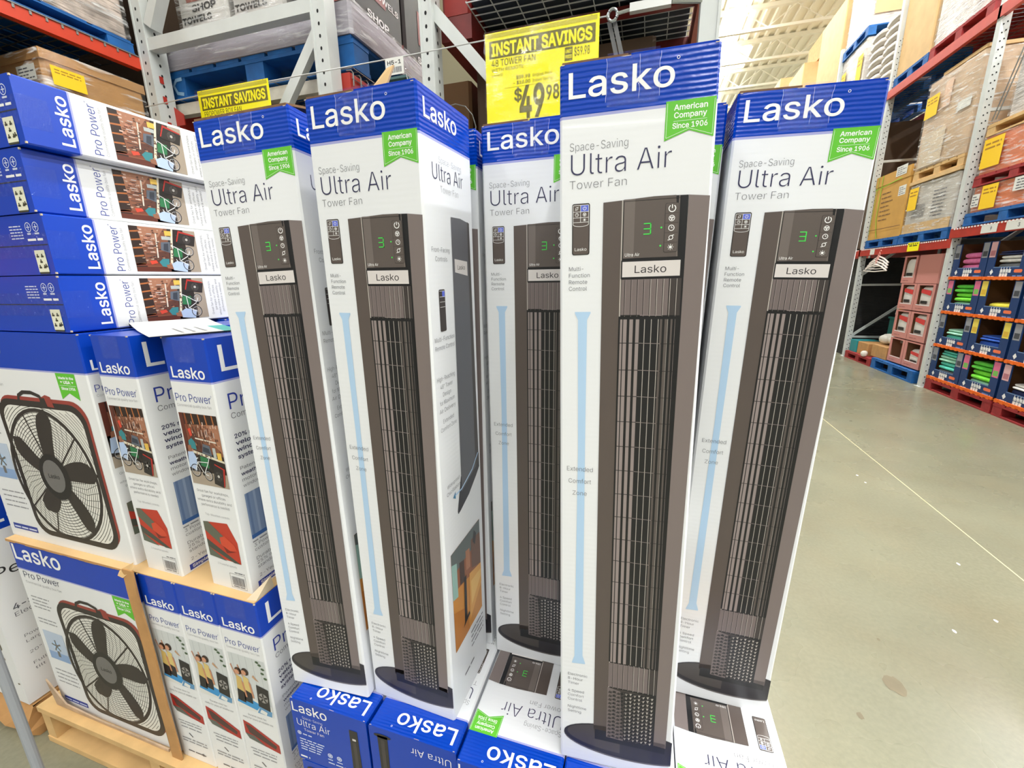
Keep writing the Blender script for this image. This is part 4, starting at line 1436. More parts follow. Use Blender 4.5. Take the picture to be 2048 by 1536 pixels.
# printed marks on the tops of the two end-on cartons come with their end print
# ---------------------------------------------------------------- cardboard sheet, post, leaflet
t = thing('cardboard_sheet', 'brown cardboard sheet lying between the two layers of box fan cartons', 'cardboard', (0, 0, PT + FH))
g = G()
g.box(-1.785, -0.836, 0.6235, 1.20, 0.0006, 0.0034, KRAFTL)
g.build('sheet', t)
g = G()
xs = [-1.785 + i * 0.0237 for i in range(24)]
r = random.Random(2)
for a, b in zip(xs[:-1], xs[1:]):
    h1 = r.uniform(0.001, 0.004)
    g.add([(a, 0.6200, 0.0036), (b, 0.6200, 0.0036), (b, 0.6195, -h1), (a, 0.6195, -h1)], [(0, 1, 2, 3)], KRAFT)
    g.add([(a, 0.6200, 0.0036), (b, 0.6200, 0.0036), (b, 0.6240, 0.0036), (a, 0.6240, 0.0036)], [(0, 1, 2, 3)], KRAFTL)
g.build('frayed_edge', t)
g = G()       # flap bent up at the far corner by the tall cartons
g.add([(-0.862, 0.626, 0.004), (-0.836, 0.630, 0.004), (-0.834, 0.68, 0.004), (-0.833, 0.675, 0.040)], [(0, 1, 3), (1, 2, 3)], TORN)
g.build('bent_corner', t)
t = thing('cardboard_corner_post', 'brown cardboard corner post standing on the pallet in front of the lower cartons', 'cardboard', (-1.232, 0.612, PT))
g = G()
for k in range(10):
    z0, z1 = k * 0.0638, (k + 1) * 0.0638
    o0, o1 = 0.002 * math.sin(k * 1.3), 0.002 * math.sin((k + 1) * 1.3)
    for ya, yb, m in ((-0.006, -0.0015, KRAFT),):
        vs = [(-0.020 + o0, ya, z0), (0.017 + o0, ya, z0), (0.017 + o0, yb, z0), (-0.020 + o0, yb, z0), (-0.020 + o1, ya, z1), (0.017 + o1, ya, z1), (0.017 + o1, yb, z1), (-0.020 + o1, yb, z1)]
        g.add(vs, [(0, 3, 2, 1), (4, 5, 6, 7), (0, 1, 5, 4), (1, 2, 6, 5), (2, 3, 7, 6), (3, 0, 4, 7)], m)
g.build('front_panel', t)
g = G()
g.add([(-0.020, -0.006, 0), (-0.030, 0.004, 0), (-0.030, 0.004, 0.632), (-0.020, -0.006, 0.636), (-0.018, -0.004, 0), (-0.0275, 0.006, 0), (-0.0275, 0.006, 0.632), (-0.018, -0.004, 0.636)],
      [(0, 3, 2, 1), (4, 5, 6, 7), (0, 1, 5, 4), (1, 2, 6, 5), (2, 3, 7, 6), (3, 0, 4, 7)], KRAFTD)
g.build('side_panel', t)
g = G()
g.add([(-0.034, -0.010, 0.618), (-0.020, -0.008, 0.612), (0.017, -0.004, 0.640), (0.020, 0.002, 0.660), (-0.012, -0.003, 0.642), (-0.030, -0.006, 0.630)], [(0, 1, 4, 5), (1, 2, 3, 4)], KRAFTL)
g.build('torn_lip', t)
t = thing('cardboard_tray_lip', 'low torn cardboard tray lip on the pallet under the fan picture carton', 'cardboard', (-1.775, 0.612, PT))
g = G()
g.add([(-0.014, 0, 0.001), (0.50, 0, 0.001), (0.50, 0, 0.010), (0.20, -0.002, 0.014), (0.05, -0.004, 0.028), (-0.016, -0.006, 0.110),
       (-0.014, 0.004, 0.001), (0.50, 0.004, 0.001), (0.50, 0.004, 0.010), (0.20, 0.002, 0.014), (0.05, 0.0, 0.028), (-0.016, -0.002, 0.110)],
      [(0, 1, 2, 3, 4, 5), (6, 11, 10, 9, 8, 7), (0, 6, 7, 1), (1, 7, 8, 2), (2, 8, 9, 3), (3, 9, 10, 4), (4, 10, 11, 5), (5, 11, 6, 0)], mat('tray_lip_paper', (186, 160, 134), 0.8, noise=(18, 0.25)))
g.build('lip', t)
t = thing('paper_leaflet', 'white paper leaflet with teal corner lying under the flat stack of box fan cartons', 'leaflet', (-1.095, 0.770, zt), (0, 0, -0.46))
PAPER = mat('leaflet_paper', (236, 236, 232), 0.5)
TEAL = mat('leaflet_teal', (66, 176, 170), 0.5)
g = G()
n = 12
for i in range(n):
    a, b = -0.165 + 0.33 * i / n, -0.165 + 0.33 * (i + 1) / n
    za, zb = 0.0016 + 0.010 * max(0, (0.06 - a) / 0.22) ** 2, 0.0016 + 0.010 * max(0, (0.06 - b) / 0.22) ** 2
    for y0, y1, m in ((-0.085, 0.05, PAPER), (0.05, 0.085, TEAL if i > 5 else PAPER)):
        g.add([(a, y0, za), (b, y0, zb), (b, y1, zb), (a, y1, za)], [(0, 1, 2, 3)], m)
        g.add([(a, y0, za - 0.0010), (b, y0, zb - 0.0010), (b, y1, zb - 0.0010), (a, y1, za - 0.0010)], [(3, 2, 1, 0)], m)
g.build('sheet', t)
p = Print(g := G(), (0, 0, 0.0018), (1, 0, 0), (0, 1, 0))
for i in range(3):
    p.scribble(-0.05, 0.13, 0.02 - i * 0.022, 0.008, LGREYT, 0, i)
g.build('leaflet_print', t)
g = G()
g.tube([(-0.166, -0.085, 0.007), (-0.168, 0.085, 0.007)], 0.005, BLACKT, 8)
g.build('rolled_edge', t)

# ================================================================ PALLETS
def pallet(label, x0, x1, y0, y1, z, m, h=0.14, group=None, across='x', nb=7, name='pallet', T=0.018):
    """block pallet; its deck boards run along `across`"""
    t = thing(name, label, 'pallet', ((x0 + x1) / 2, (y0 + y1) / 2, z), (0, 0, 0), group)
    a, b = (x1 - x0) / 2, (y1 - y0) / 2
    key = (round(a, 3), round(b, 3), m.name, round(h, 3), across, nb, T)
    wd = (2 * b if across == 'x' else 2 * a) / nb
    for i in range(nb):
        c = -(b if across == 'x' else a) + wd * (i + 0.5)
        if across == 'x':
            part('deck_board', ('db',) + key, lambda g: g.box(-a, a, -wd * 0.44, wd * 0.44, h - T, h, m), t, (0, c, 0))
        else:
            part('deck_board', ('db',) + key, lambda g: g.box(-wd * 0.44, wd * 0.44, -b, b, h - T, h, m), t, (c, 0, 0))
    for i in (-1, 0, 1):
        if across == 'x':
            part('stringer_board', ('sb',) + key, lambda g: g.box(-0.065, 0.065, -b, b, h - 2 * T, h - T - 0.0005, m), t, (i * (a - 0.065), 0, 0))
            part('bottom_board', ('bb',) + key, lambda g: g.box(-0.065, 0.065, -b, b, 0.0005, T, m), t, (i * (a - 0.065), 0, 0))
        else:
            part('stringer_board', ('sb',) + key, lambda g: g.box(-a, a, -0.065, 0.065, h - 2 * T, h - T - 0.0005, m), t, (0, i * (b - 0.065), 0))
            part('bottom_board', ('bb',) + key, lambda g: g.box(-a, a, -0.065, 0.065, 0.0005, T, m), t, (0, i * (b - 0.065), 0))
        for j in (-1, 0, 1):
            part('block', ('bl',) + key, lambda g: g.box(-0.062, 0.062, -0.062, 0.062, T + 0.0005, h - 2 * T - 0.0005, m), t, (i * (a - 0.064), j * (b - 0.064), 0))
    return t
t = thing('pallet', 'pale pine pallet on the floor under the box fan cartons', 'pallet', (-1.320, 1.119, 0.0008))
hp = PT - 0.0016
for i in range(7):
    wb = 0.070 if i in (0, 6) else 0.045
    part('deck_board', 'pine_deck%d' % (i in (0, 6)), lambda g: g.box(-0.53, 0.53, -wb, wb, hp - 0.020, hp, PWOOD), t, (0, (-0.461, -0.30, -0.15, 0, 0.15, 0.30, 0.461)[i], 0))
for y in (-0.466, 0.0, 0.466):
    part('bottom_board', 'pine_bottom', lambda g: g.box(-0.53, 0.53, -0.062, 0.062, 0.0005, 0.022, PWOOD), t, (0, y, 0))
for x in (-0.508, 0.0, 0.508):
    part('stringer', 'pine_stringer', lambda g: g.box(-0.021, 0.021, -0.525, 0.525, 0.0225, hp - 0.0205, PWOOD), t, (x, 0, 0))
pallet('pine pallet under the lying tower fan cartons, hidden but for its edge', -0.772, 0.335, 0.620, 1.87, 0.0008, PWOOD, h=LZ2 - TD - 0.0016, across='x')

# ---------------------------------------------------------------- far left corner of the display
t = thing('pedestal_fan_carton', 'white carton with blue top band on crushed cardboard, at the pallet end', 'carton', (-1.925, 0.600, 0.118))
g = G()
g.box(-0.42, 0, 0, 0.42, 0, 0.632, BWHITE)
g.box(-0.42, 0, 0, 0.42, 0.632, 0.80, BBLUE)
g.build('carton_body', t)
g = G()
p = Print(g, (0, 0, 0), (0, 1, 0), (0, 0, 1))
p.text('Lasko', 0.030, 0.655, 0.070, PWHITE, width=0.30, weight=0.012)
p.text('Pedestal Fan', 0.022, 0.476, 0.036, BLACKT, width=0.330)
p.text('4-Speed', 0.036, 0.350, 0.020, GREYT, width=0.120, weight=0.03)
p.text('Electronic', 0.036, 0.325, 0.016, GREYT, width=0.110, weight=-0.01)
for i, tx in enumerate(('Powerful', 'Largest', '', '20" blade', '', 'Fully adjustable', 'tilt head')):
    if tx:
        p.text(tx, 0.040, 0.240 - i * 0.022, 0.011, GREYT, width=0.0095 * len(tx), weight=-0.01)
g.build('side_lettering', t)
g = G()
for i, (x, z, a, b) in enumerate(((-0.05, 0.21, 0.006, 0.03), (-0.058, 0.17, 0.012, 0.012), (-0.02, 0.08, 0.01, 0.008), (-0.08, 0.12, 0.008, 0.02))):
    g.add([(x, -0.0007, z), (x + a, -0.0007, z + b * 0.2), (x + a * 0.8, -0.0007, z + b), (x - a * 0.2, -0.0007, z + b * 0.7)], [(0, 1, 2, 3)], STAIN)
g.build('scuff_mark', t)
t = thing('crushed_carton_base', 'crushed brown cardboard base under the white carton beside the pallet', 'cardboard', (-1.935, 0.60, 0.001))
g = G()
r = random.Random(5)
prev = None
nseg = 8
rows = []
for zi, z in enumerate((0, 0.035, 0.075, 0.115)):
    row = []
    for i in range(nseg + 1):
        row.append((-0.43 + 0.46 * i / nseg, -0.012 - 0.02 * math.sin(zi * 1.4) + r.uniform(-0.006, 0.006), z))
    for i in range(1, nseg + 1):
        row.append((0.03 + 0.012 * math.sin(zi * 1.7) + r.uniform(-0.006, 0.006), -0.01 + 0.42 * i / nseg, z))
    rows.append(row)
for a, b in zip(rows[:-1], rows[1:]):
    for i in range(len(a) - 1):
        g.add([a[i], a[i + 1], b[i + 1], b[i]], [(0, 1, 2, 3)], KRAFT)
g.add([(-0.43, 0, 0.113), (0.02, 0, 0.113), (0.02, 0.41, 0.113), (-0.43, 0.41, 0.113)], [(0, 1, 2, 3)], KRAFT)
g.build('crushed_wall', t)
g = G()
g.tube([(0, 0, 0), (0, 0, 1.05)], 0.011, mat('grey_post_paint', (150, 154, 160), 0.5), 12)
tag(g.build('guard_post', None, (-1.52, 0.45, 0.0)), 'slim grey upright post standing in front of the pallet corner', 'post')
g = G()
for k in range(3):
    g.tube([((0.055 + 0.006 * k) * math.cos(i * PI / 9), (0.055 + 0.006 * k) * math.sin(i * PI / 9), 0.008 + 0.012 * k) for i in range(18)], 0.0055, mat('cable_sheath', (206, 208, 210), 0.45) if k != 1 else BLACKT, 6, True)
tag(g.build('cable_coil', None, (-1.70, 0.42, 0.0)), 'small coil of pale and black cable on the floor by the pallet', 'cable')
# ================================================================ RACKS BEHIND THE DISPLAY
def upright(t, x0, x1, y0, y1, z1, holes='front', m=GALV, pitch=0.0508, z0=0.0):
    """open channel post: face towards the viewer, two flanges, punched holes"""
    o = G()
    e = 0.004
    o.box(x0, x1, y0, y0 + e, z0, z1, m)
    o.box(x0, x0 + e, y0 + e, y1, z0, z1, m)
    o.box(x1 - e, x1, y0 + e, y1, z0, z1, m)
    o.box(x0 - 0.0005, x0 + 0.010, y0 - 0.004, y0, z0, z1, m)
    o.box(x1 - 0.010, x1 + 0.0005, y0 - 0.004, y0, z0, z1, m)
    u = o.build('upright', t)
    o = G()
    cx, cy = (x0 + x1) / 2, (y0 + y1) / 2
    z = max(z0, 0.05)
    while z < z1:
        if 'f' in holes:
            o.add([(cx + 0.0058 * math.cos(a * PI / 5), y0 - 0.0006, z + 0.0085 * math.sin(a * PI / 5)) for a in range(10)], [tuple(range(10))], HOLE)
        if 'r' in holes:
            o.add([(x1 + 0.0012, cy + 0.0058 * math.cos(a * PI / 5), z + 0.0085 * math.sin(a * PI / 5)) for a in range(10)], [tuple(range(10))], HOLE)
        z += pitch
    tag(o.build('hole_row', u), kind='stuff')
def deck(t, x0, x1, y0, y1, z, sx, sy, m, th=0.004):
    """welded wire deck"""
    o = G()
    n = int(round((y1 - y0) / sy))
    for i in range(n + 1):
        y = y0 + (y1 - y0) * i / n
        o.box(x0, x1, y - th / 2, y + th / 2, z, z + th, m)
    n = int(round((x1 - x0) / sx))
    for i in range(n + 1):
        x = x0 + (x1 - x0) * i / n
        o.box(x - th / 2, x + th / 2, y0, y1, z + th, z + 2 * th, m)
    return o.build('wire_deck', t)
def beam(t, x0, x1, y0, y1, z0, z1, m):
    o = G()
    o.box(x0, x1, y0, y1, z0, z1, m)
    return o.build('beam', t)
rackA = thing('pallet_rack', 'grey and red pallet rack behind the box fan cartons, with shop towel loads', 'rack')
upright(rackA, -2.757, -2.683, 2.0, 2.10, 4.6, 'fr')
upright(rackA, -1.598, -1.515, 2.0, 2.075, 4.6, 'f')
upright(rackA, -2.757, -2.683, 4.45, 4.53, 4.6, '')
upright(rackA, -1.598, -1.515, 4.45, 4.53, 4.6, '')
g = G()
g.box(-2.684, -1.598, 2.004, 2.055, 2.748, 2.806, GALV)
g.build('frame_rail', rackA)
g = G()
g.bar((-1.565, 2.03, 2.70), (-2.72, 2.03, 1.35), 0.05, 0.035, GALV, (0, 1, 0))
g.build('brace', rackA)
g = G()
g.bar((-2.66, 2.03, 2.86), (-2.0, 2.03, 3.80), 0.055, 0.06, GALV, (0, 1, 0))
g.build('brace', rackA)
g = G()
g.box(-2.684, -1.598, 2.004, 2.055, 1.30, 1.355, GALV)
g.build('frame_rail', rackA)
beam(rackA, -2.795, -2.757, -0.4, 2.0, 2.662, 2.720, ORANGEB)
g = G()
for i in range(40):                              # wire hooks of the deck over the beam
    y = -0.3 + i * 0.0575
    g.box(-2.760, -2.753, y, y + 0.009, 2.704, 2.7235, WIRE)
g.box(-2.757, -2.751, -0.4, 1.99, 2.7205, 2.7245, WIRE)
g.build('deck_hook', rackA)
deck(rackA, -3.95, -2.757, -0.4, 1.99, 2.7200, 0.1, 0.05, WIREDK)
beam(rackA, -2.795, -2.757, -0.4, 2.0, 1.55, 1.66, ORANGEB)
deck(rackA, -3.95, -2.757, -0.4, 1.99, 1.655, 0.1, 0.05, WIREDK)
beam(rackA, -2.757, -2.705, 2.11, 4.45, 2.40, 2.52, REDB)
beam(rackA, -1.520, -1.468, 2.08, 4.45, 2.395, 2.510, REDB)
g = G()
for i in range(14):
    y = 2.10 + i * 0.062
    g.tube([(-1.464, y, 2.455), (-1.462, y, 2.512), (-1.472, y, 2.526), (-1.50, y, 2.528)], 0.0035, WIRE, 5)
g.tube([(-1.463, 2.09, 2.486), (-1.463, 2.95, 2.486)], 0.0025, WIRE, 5)
g.build('deck_hook', rackA)
deck(rackA, -2.757, -1.470, 2.10, 4.4, 2.535, 0.1, 0.05, WIRE)
g = G()
g.box(-2.70, -1.53, 2.115, 2.16, 2.462, 2.522, mat('rack_white_channel', (206, 202, 190), 0.6, noise=(20, 0.1)))
g.build('deck_channel', rackA)
G().box(-2.70, -1.53, 2.75, 2.80, 2.462, 2.522, GALV).build('deck_channel', rackA)
g = G()
g.add([(-2.757, 2.085, 2.40), (-2.62, 2.085, 2.40), (-2.62, 2.085, 2.455), (-2.70, 2.085, 2.51), (-2.757, 2.085, 2.52), (-2.757, 2.090, 2.40), (-2.62, 2.090, 2.40), (-2.62, 2.090, 2.455), (-2.70, 2.090, 2.51), (-2.757, 2.090, 2.52)],
      [(0, 1, 2, 3, 4), (5, 9, 8, 7, 6), (0, 5, 6, 1), (1, 6, 7, 2), (2, 7, 8, 3), (3, 8, 9, 4)], REDB)
g.build('beam_connector', rackA)
for z in (2.60, 2.50, 2.37):
    G().box(-2.680, -2.6775, 2.03, 2.05, z, z + 0.035, REDB).build('safety_clip', rackA)

rackB = thing('pallet_rack', 'grey pallet rack with dark wire deck overhead behind the large price sign', 'rack')
upright(rackB, -1.026, -0.964, 2.0, 2.085, 4.6, 'fr')
upright(rackB, 0.136, 0.206, 2.0, 2.085, 4.6, '')
upright(rackB, -1.026, -0.964, 4.45, 4.53, 4.6, '')
upright(rackB, 0.136, 0.206, 4.45, 4.53, 4.6, '')
g = G()
g.bar((-0.975, 2.035, 2.662), (0.14, 2.035, 1.42), 0.05, 0.035, GALV, (0, 1, 0))
g.build('brace', rackB)
g = G()
g.box(-0.964, 0.136, 2.004, 2.055, 1.36, 1.41, GALV)
g.build('frame_rail', rackB)
MAROON = mat('rack_maroon_paint', (112, 32, 30), 0.5, noise=(8, 0.2))
beam(rackB, -0.965, -0.815, 2.09, 4.45, 2.560, 2.655, MAROON)
beam(rackB, 0.134, 0.176, 2.09, 4.45, 2.545, 2.655, mat('rack_brick_paint', (150, 66, 48), 0.5, noise=(8, 0.12)))
deck(rackB, -0.815, 0.134, 2.03, 4.42, 2.660, 0.1, 0.05, mat('deck_wire_pale', (190, 192, 192), 0.5))
for y in (2.26, 2.62, 3.10, 3.7):
    G().box(-0.815, 0.134, y, y + 0.035, 2.622, 2.656, MAROON).build('deck_channel', rackB)
beam(rackB, -0.965, -0.915, 2.09, 4.45, 1.20, 1.31, REDB)
beam(rackB, 0.134, 0.176, 2.09, 4.45, 1.20, 1.31, REDB)
deck(rackB, -0.915, 0.134, 2.10, 4.42, 1.312, 0.1, 0.10, WIREDK)

# ---- loads on these racks
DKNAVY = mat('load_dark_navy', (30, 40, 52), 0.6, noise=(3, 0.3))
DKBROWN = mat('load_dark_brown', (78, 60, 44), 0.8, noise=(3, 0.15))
def load(name, label, cat, x0, x1, y0, y1, z0, z1, m, group=None, wrap=True, top=None, lid=None):
    t = thing(name, label, cat, ((x0 + x1) / 2, (y0 + y1) / 2, z0), (0, 0, 0), group)
    a, b, h = (x1 - x0) / 2, (y1 - y0) / 2, z1 - z0
    g = G()
    c = min(0.015, a * 0.2)
    ring = [(-a + c, -b), (a - c, -b), (a, -b + c), (a, b - c), (a - c, b), (-a + c, b), (-a, b - c), (-a, -b + c)]
    vs = [(x, y, 0.001) for x, y in ring] + [(x, y, h) for x, y in ring]
    g.add(vs, [(j, (j + 1) % 8, 8 + (j + 1) % 8, 8 + j) for j in range(8)], m)
    g.add(vs[8:], [tuple(range(8))], top or m)
    g.add(vs[:8], [tuple(range(8))[::-1]], m)
    g.build('carton_body', t)
    if lid:
        g = G()
        e = 0.006
        g.box(-a - e, a + e, -b - e, b + e, h - lid, h + 0.004, m)
        g.build('lid', t)
    if wrap:
        g = G()
        e = 0.010
        r = random.Random(int(abs(x0 * 911 + z0 * 77 + y0 * 13)))
        nz = max(4, int(h / 0.09))
        R = []
        for i in range(nz + 1):
            z = 0.0 + (h + 0.004) * i / nz
            R.append([(x * 1.0 + math.copysign(e + r.uniform(0, 0.006), x), y + math.copysign(e + r.uniform(0, 0.006), y), z) for x, y in ring])
        for p0, p1 in zip(R[:-1], R[1:]):
            g.add(p0 + p1, [(j, (j + 1) % 8, 8 + (j + 1) % 8, 8 + j) for j in range(8)], WRAP)
        g.build('stretch_wrap', t, smooth=True)
    return t
def note(t, face, u0, u1, v0, v1, m=NOTE, name='note_sheet', seed=0, off=0.020, curl=0.0):
    """a paper stuck on a load: face 'w' (-x side), 'f' (-y side) in coordinates local to the load"""
    g = G()
    if face[0] == 'w':
        p = Print(g, (face[1], 0, 0), (0, -1, 0), (0, 0, 1), off)
    elif face[0] == 'e':
        p = Print(g, (face[1], 0, 0), (0, 1, 0), (0, 0, 1), off)
    else:
        p = Print(g, (0, face[1], 0), (1, 0, 0), (0, 0, 1), off)
    p.rect(u0, u1, v0, v1, m, 0)
    if m is NOTE:
        for i in range(2):
            h = (v1 - v0) * 0.10
            p.scribble(u0 + (u1 - u0) * 0.1, u1 - (u1 - u0) * 0.12, v1 - (i + 1.4) * h * 1.5, h, mat('note_ink', (170, 120, 20), 0.6), 2, seed + i)
    else:
        h = (v1 - v0) * 0.16
        for i in range(4):
            p.scribble(u0 + (u1 - u0) * 0.1, u0 + (u1 - u0) * (0.9 if i % 2 else 0.6), v1 - (i + 1.2) * h * 1.3, h * 0.8, GREYT, 2, seed + i)
    return g.build(name, t)
SHEET = mat('label_paper', (226, 226, 220), 0.5)
t = load('wrapped_carton', 'large brown wrapped carton with a yellow note, above the flat stack of box fans', 'carton', -3.70, -2.765, 1.545, 1.985, 1.79, 2.577, KRAFT, lid=0.040)
note(t, ('e', 0.4675), -0.20, -0.068, 0.643, 0.725, NOTE, seed=3)
note(t, ('f', -0.22), 0.315, 0.450, 0.655, 0.720, SHEET, 'shipping_label', 5)
pallet('pallet of the brown wrapped carton with the yellow note', -3.72, -2.76, 1.50, 1.985, 1.668, PWOOD, h=0.12)
pallet('blue pallet on the upper orange beam above the brown wrapped carton', -3.80, -2.765, 0.80, 1.985, 2.730, PBLUE, h=0.060, across='x', nb=6, T=0.007)
STRK = mat('towel_wrap_white', (216, 208, 202), 0.35, noise=(6, 0.35), bump=('wrap', 7, 0.8, 0.02))
STRK2 = mat('towel_wrap_streaked', (206, 190, 180), 0.35, noise=(9, 0.5), bump=('wrap', 7, 0.9, 0.02))
GREYSLAB = mat('grey_wrapped_board', (172, 168, 178), 0.35, noise=(5, 0.12), bump=('wrap', 5, 0.35, 0.01))
t = load('wrapped_towel_load', 'white film wrapped towel load on the blue pallet above the brown wrapped carton', 'load', -3.78, -2.772, 0.81, 1.97, 2.791, 3.55, STRK2)
g = G()
r = random.Random(12)
for i in range(14):
    y = r.uniform(-0.55, 0.45)
    z = r.uniform(0.02, 0.62)
    p = Print(g, (0.507, 0, 0), (0, 1, 0), (0, 0, 1), 0.004)
    p.rect(y, y + r.uniform(0.05, 0.16), z, z + r.uniform(0.012, 0.04), r.choice((pm((150, 84, 74)), pm((240, 236, 226)), pm((170, 160, 140)), pm((120, 110, 100)))), i % 3)
g.build('case_print', t)
pallet('blue pallet under the shop towel cases, seen through the grey rack frame', -2.745, -1.466, 2.13, 3.20, 2.5450, PBLUE, h=0.150, across='y', nb=7)
g = G()
p = Print(g, (-2.745, 2.13, 2.5450), (1, 0, 0), (0, 0, 1), 0.0006)
p.line([(0.10, 0.115), (0.055, 0.11), (0.035, 0.085), (0.055, 0.04), (0.10, 0.028)], 0.020, pm((170, 200, 226)), 0)
t0 = COL.objects['pallet.004'] if 'pallet.004' in COL.objects else None
g2 = G()
CM = [o for o in COL.objects if o.name.startswith('pallet') and o.parent is None and abs(o.location.x + 2.1055) < 0.01][0]
mk = G()
p = Print(mk, (-2.745 - CM.location.x, 2.13 - CM.location.y, 0), (1, 0, 0), (0, 0, 1), 0.0006)
p.line([(0.105, 0.108), (0.060, 0.106), (0.036, 0.080), (0.058, 0.040), (0.105, 0.030)], 0.018, pm((150, 190, 226)), 0)
p = Print(mk, (-1.466 - CM.location.x, 2.13 - CM.location.y, 0), (0, 1, 0), (0, 0, 1), 0.0006)
mk.build('stencil_mark', CM)
t = load('wrapped_board_slab', 'grey film wrapped slab lying on the blue pallet, under the shop towel cases', 'load', -2.747, -1.464, 2.125, 3.21, 2.6965, 2.838, GREYSLAB, wrap=True)
CASEW = mat('towel_case_white', (206, 204, 200), 0.4, noise=(7, 0.2), bump=('wrap', 6, 0.4, 0.01))
CASED = mat('towel_case_black', (44, 40, 40), 0.45, noise=(7, 0.2))
def towel_case(label, x0, x1, y0, y1, z0, z1, m, wrap):
    t = load('towel_case', label, 'case', x0, x1, y0, y1, z0, z1, m, 'shop towel cases', wrap)
    a, b, h = (x1 - x0) / 2, (y1 - y0) / 2, z1 - z0
    g = G()
    p = Print(g, (-a, -b, 0), (1, 0, 0), (0, 0, 1), 0.002)
    W = 2 * a
    p.rect(W * 0.04, W * 0.96, h * 0.02, h * 0.085, pm((190, 96, 88)), 0)
    p.rect(W * 0.20, W * 0.55, h * 0.30, h * 0.75, pm((150, 84, 70)), 0)
    p.text('TOWELS' if x0 < -2.2 else 'SHOP TOWELS', W * 0.06, h * 0.125, h * 0.052, BLACKT if m is CASEW else PWHITE, width=W * (0.62 if x0 < -2.2 else 0.86), weight=0.05, l=1)
    p.text('SHOP', W * 0.30, h * 0.215, h * 0.055, BLACKT if m is CASEW else PWHITE, width=W * 0.5, weight=0.05, l=1)
    g.build('case_print', t)
    g = G()
    p = Print(g, (a, -b, 0), (0, 1, 0), (0, 0, 1), 0.002)
    D = 2 * b
    p.rect(D * 0.34, D * 0.66, h * 0.22, h * 0.55, pm((140, 62, 62)), 0)
    p.text('TOWELS', D * 0.42, h * 0.26, h * 0.05, PWHITE, width=D * 0.5, l=1, weight=0.03)
    p.text('SHOP', D * 0.30, h * 0.03, h * 0.06, PWHITE, width=D * 0.4, l=1, weight=0.05)
    g.build('side_print', t)
for i in range(3):
    towel_case(('shop towel case with pale film at the outer end of its pallet', 'shop towel case in the middle of its pallet', 'dark shop towel case at the gap between the two grey racks')[i], -2.60 + i * 0.384, -2.60 + (i + 1) * 0.384 - 0.036, 2.15, 2.66, 2.846, 3.40, CASEW if i < 2 else CASED, i < 2)
towel_case('dark shop towel case further back beside the gap between the racks', -1.832, -1.484, 2.69, 3.18, 2.846, 3.40, CASED, False)
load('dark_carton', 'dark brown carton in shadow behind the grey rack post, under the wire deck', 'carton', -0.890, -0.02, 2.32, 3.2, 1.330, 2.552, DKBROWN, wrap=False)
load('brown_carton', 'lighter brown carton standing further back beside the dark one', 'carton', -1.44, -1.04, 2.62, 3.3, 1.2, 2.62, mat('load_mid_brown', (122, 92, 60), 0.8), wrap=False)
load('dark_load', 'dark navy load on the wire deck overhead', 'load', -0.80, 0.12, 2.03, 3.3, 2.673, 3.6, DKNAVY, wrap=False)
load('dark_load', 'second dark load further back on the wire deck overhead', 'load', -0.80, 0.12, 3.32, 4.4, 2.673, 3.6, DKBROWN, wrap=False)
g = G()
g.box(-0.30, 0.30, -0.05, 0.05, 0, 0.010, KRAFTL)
load('back_filler', 'added dark filler deep in the rack behind the shop towel pallet', 'load', -2.70, -1.55, 3.5, 4.35, 1.3, 2.38, DKBROWN, wrap=False)  # these back pieces are added to keep the rack interior dark
load('back_filler', 'added dark filler deep in the rack behind the dark brown carton', 'load', -0.90, 0.10, 3.4, 4.35, 1.33, 2.5, DKNAVY, wrap=False)
load('back_filler', 'added dark filler low behind the flat stack of box fans', 'load', -3.7, -2.80, -0.2, 1.3, 1.67, 2.3, DKBROWN, wrap=False)

# ================================================================ CABLE, SIGNS, TAG
t = thing('sign_cable', 'thin steel cable with turnbuckle strung across the rack posts to carry the signs', 'cable', (0, 1.95, 0))
g = G()
g.tube([(-2.76, 0.03, 2.474), (-2.0, 0, 2.4705), (-1.1, 0, 2.4685), (-0.205, 0, 2.474)], 0.0026, mat('cable_steel', (206, 208, 206), 0.4, metal=0.3), 6)
g.build('cable', t)
g = G()
g.tube([(-0.181 + 0.017 * math.cos(i * PI / 14), 0, 2.474 + 0.020 * math.sin(i * PI / 14)) for i in range(28)], 0.0058, STEEL, 8, True)
g.tube([(-0.165, 0, 2.476), (-0.115, 0, 2.481)], 0.006, STEEL, 8)
g.tube([(-0.205, 0, 2.474), (-0.197, 0, 2.474)], 0.005, STEEL, 8)
g.build('eye_bolt', t)
g = G()
g.box(-0.118, 0.030, -0.012, 0.012, 2.469, 2.497, mat('turnbuckle_zinc', (206, 208, 206), 0.3, metal=0.5))
g.tube([(0.030, 0, 2.483), (0.136, 0.05, 2.490)], 0.008, STEEL, 8)
g.build('turnbuckle_body', t)
for dx in (0.0, -0.020):
    g = G()
    g.bar((-0.176 + dx, 0.012 + 0.3 * abs(dx), 2.464), (-0.075 + dx, 0.03, 2.10), 0.016, 0.004, mat('strap_grey', (104, 104, 104), 0.6), (0, 1, 0))
    g.build('strap', t)
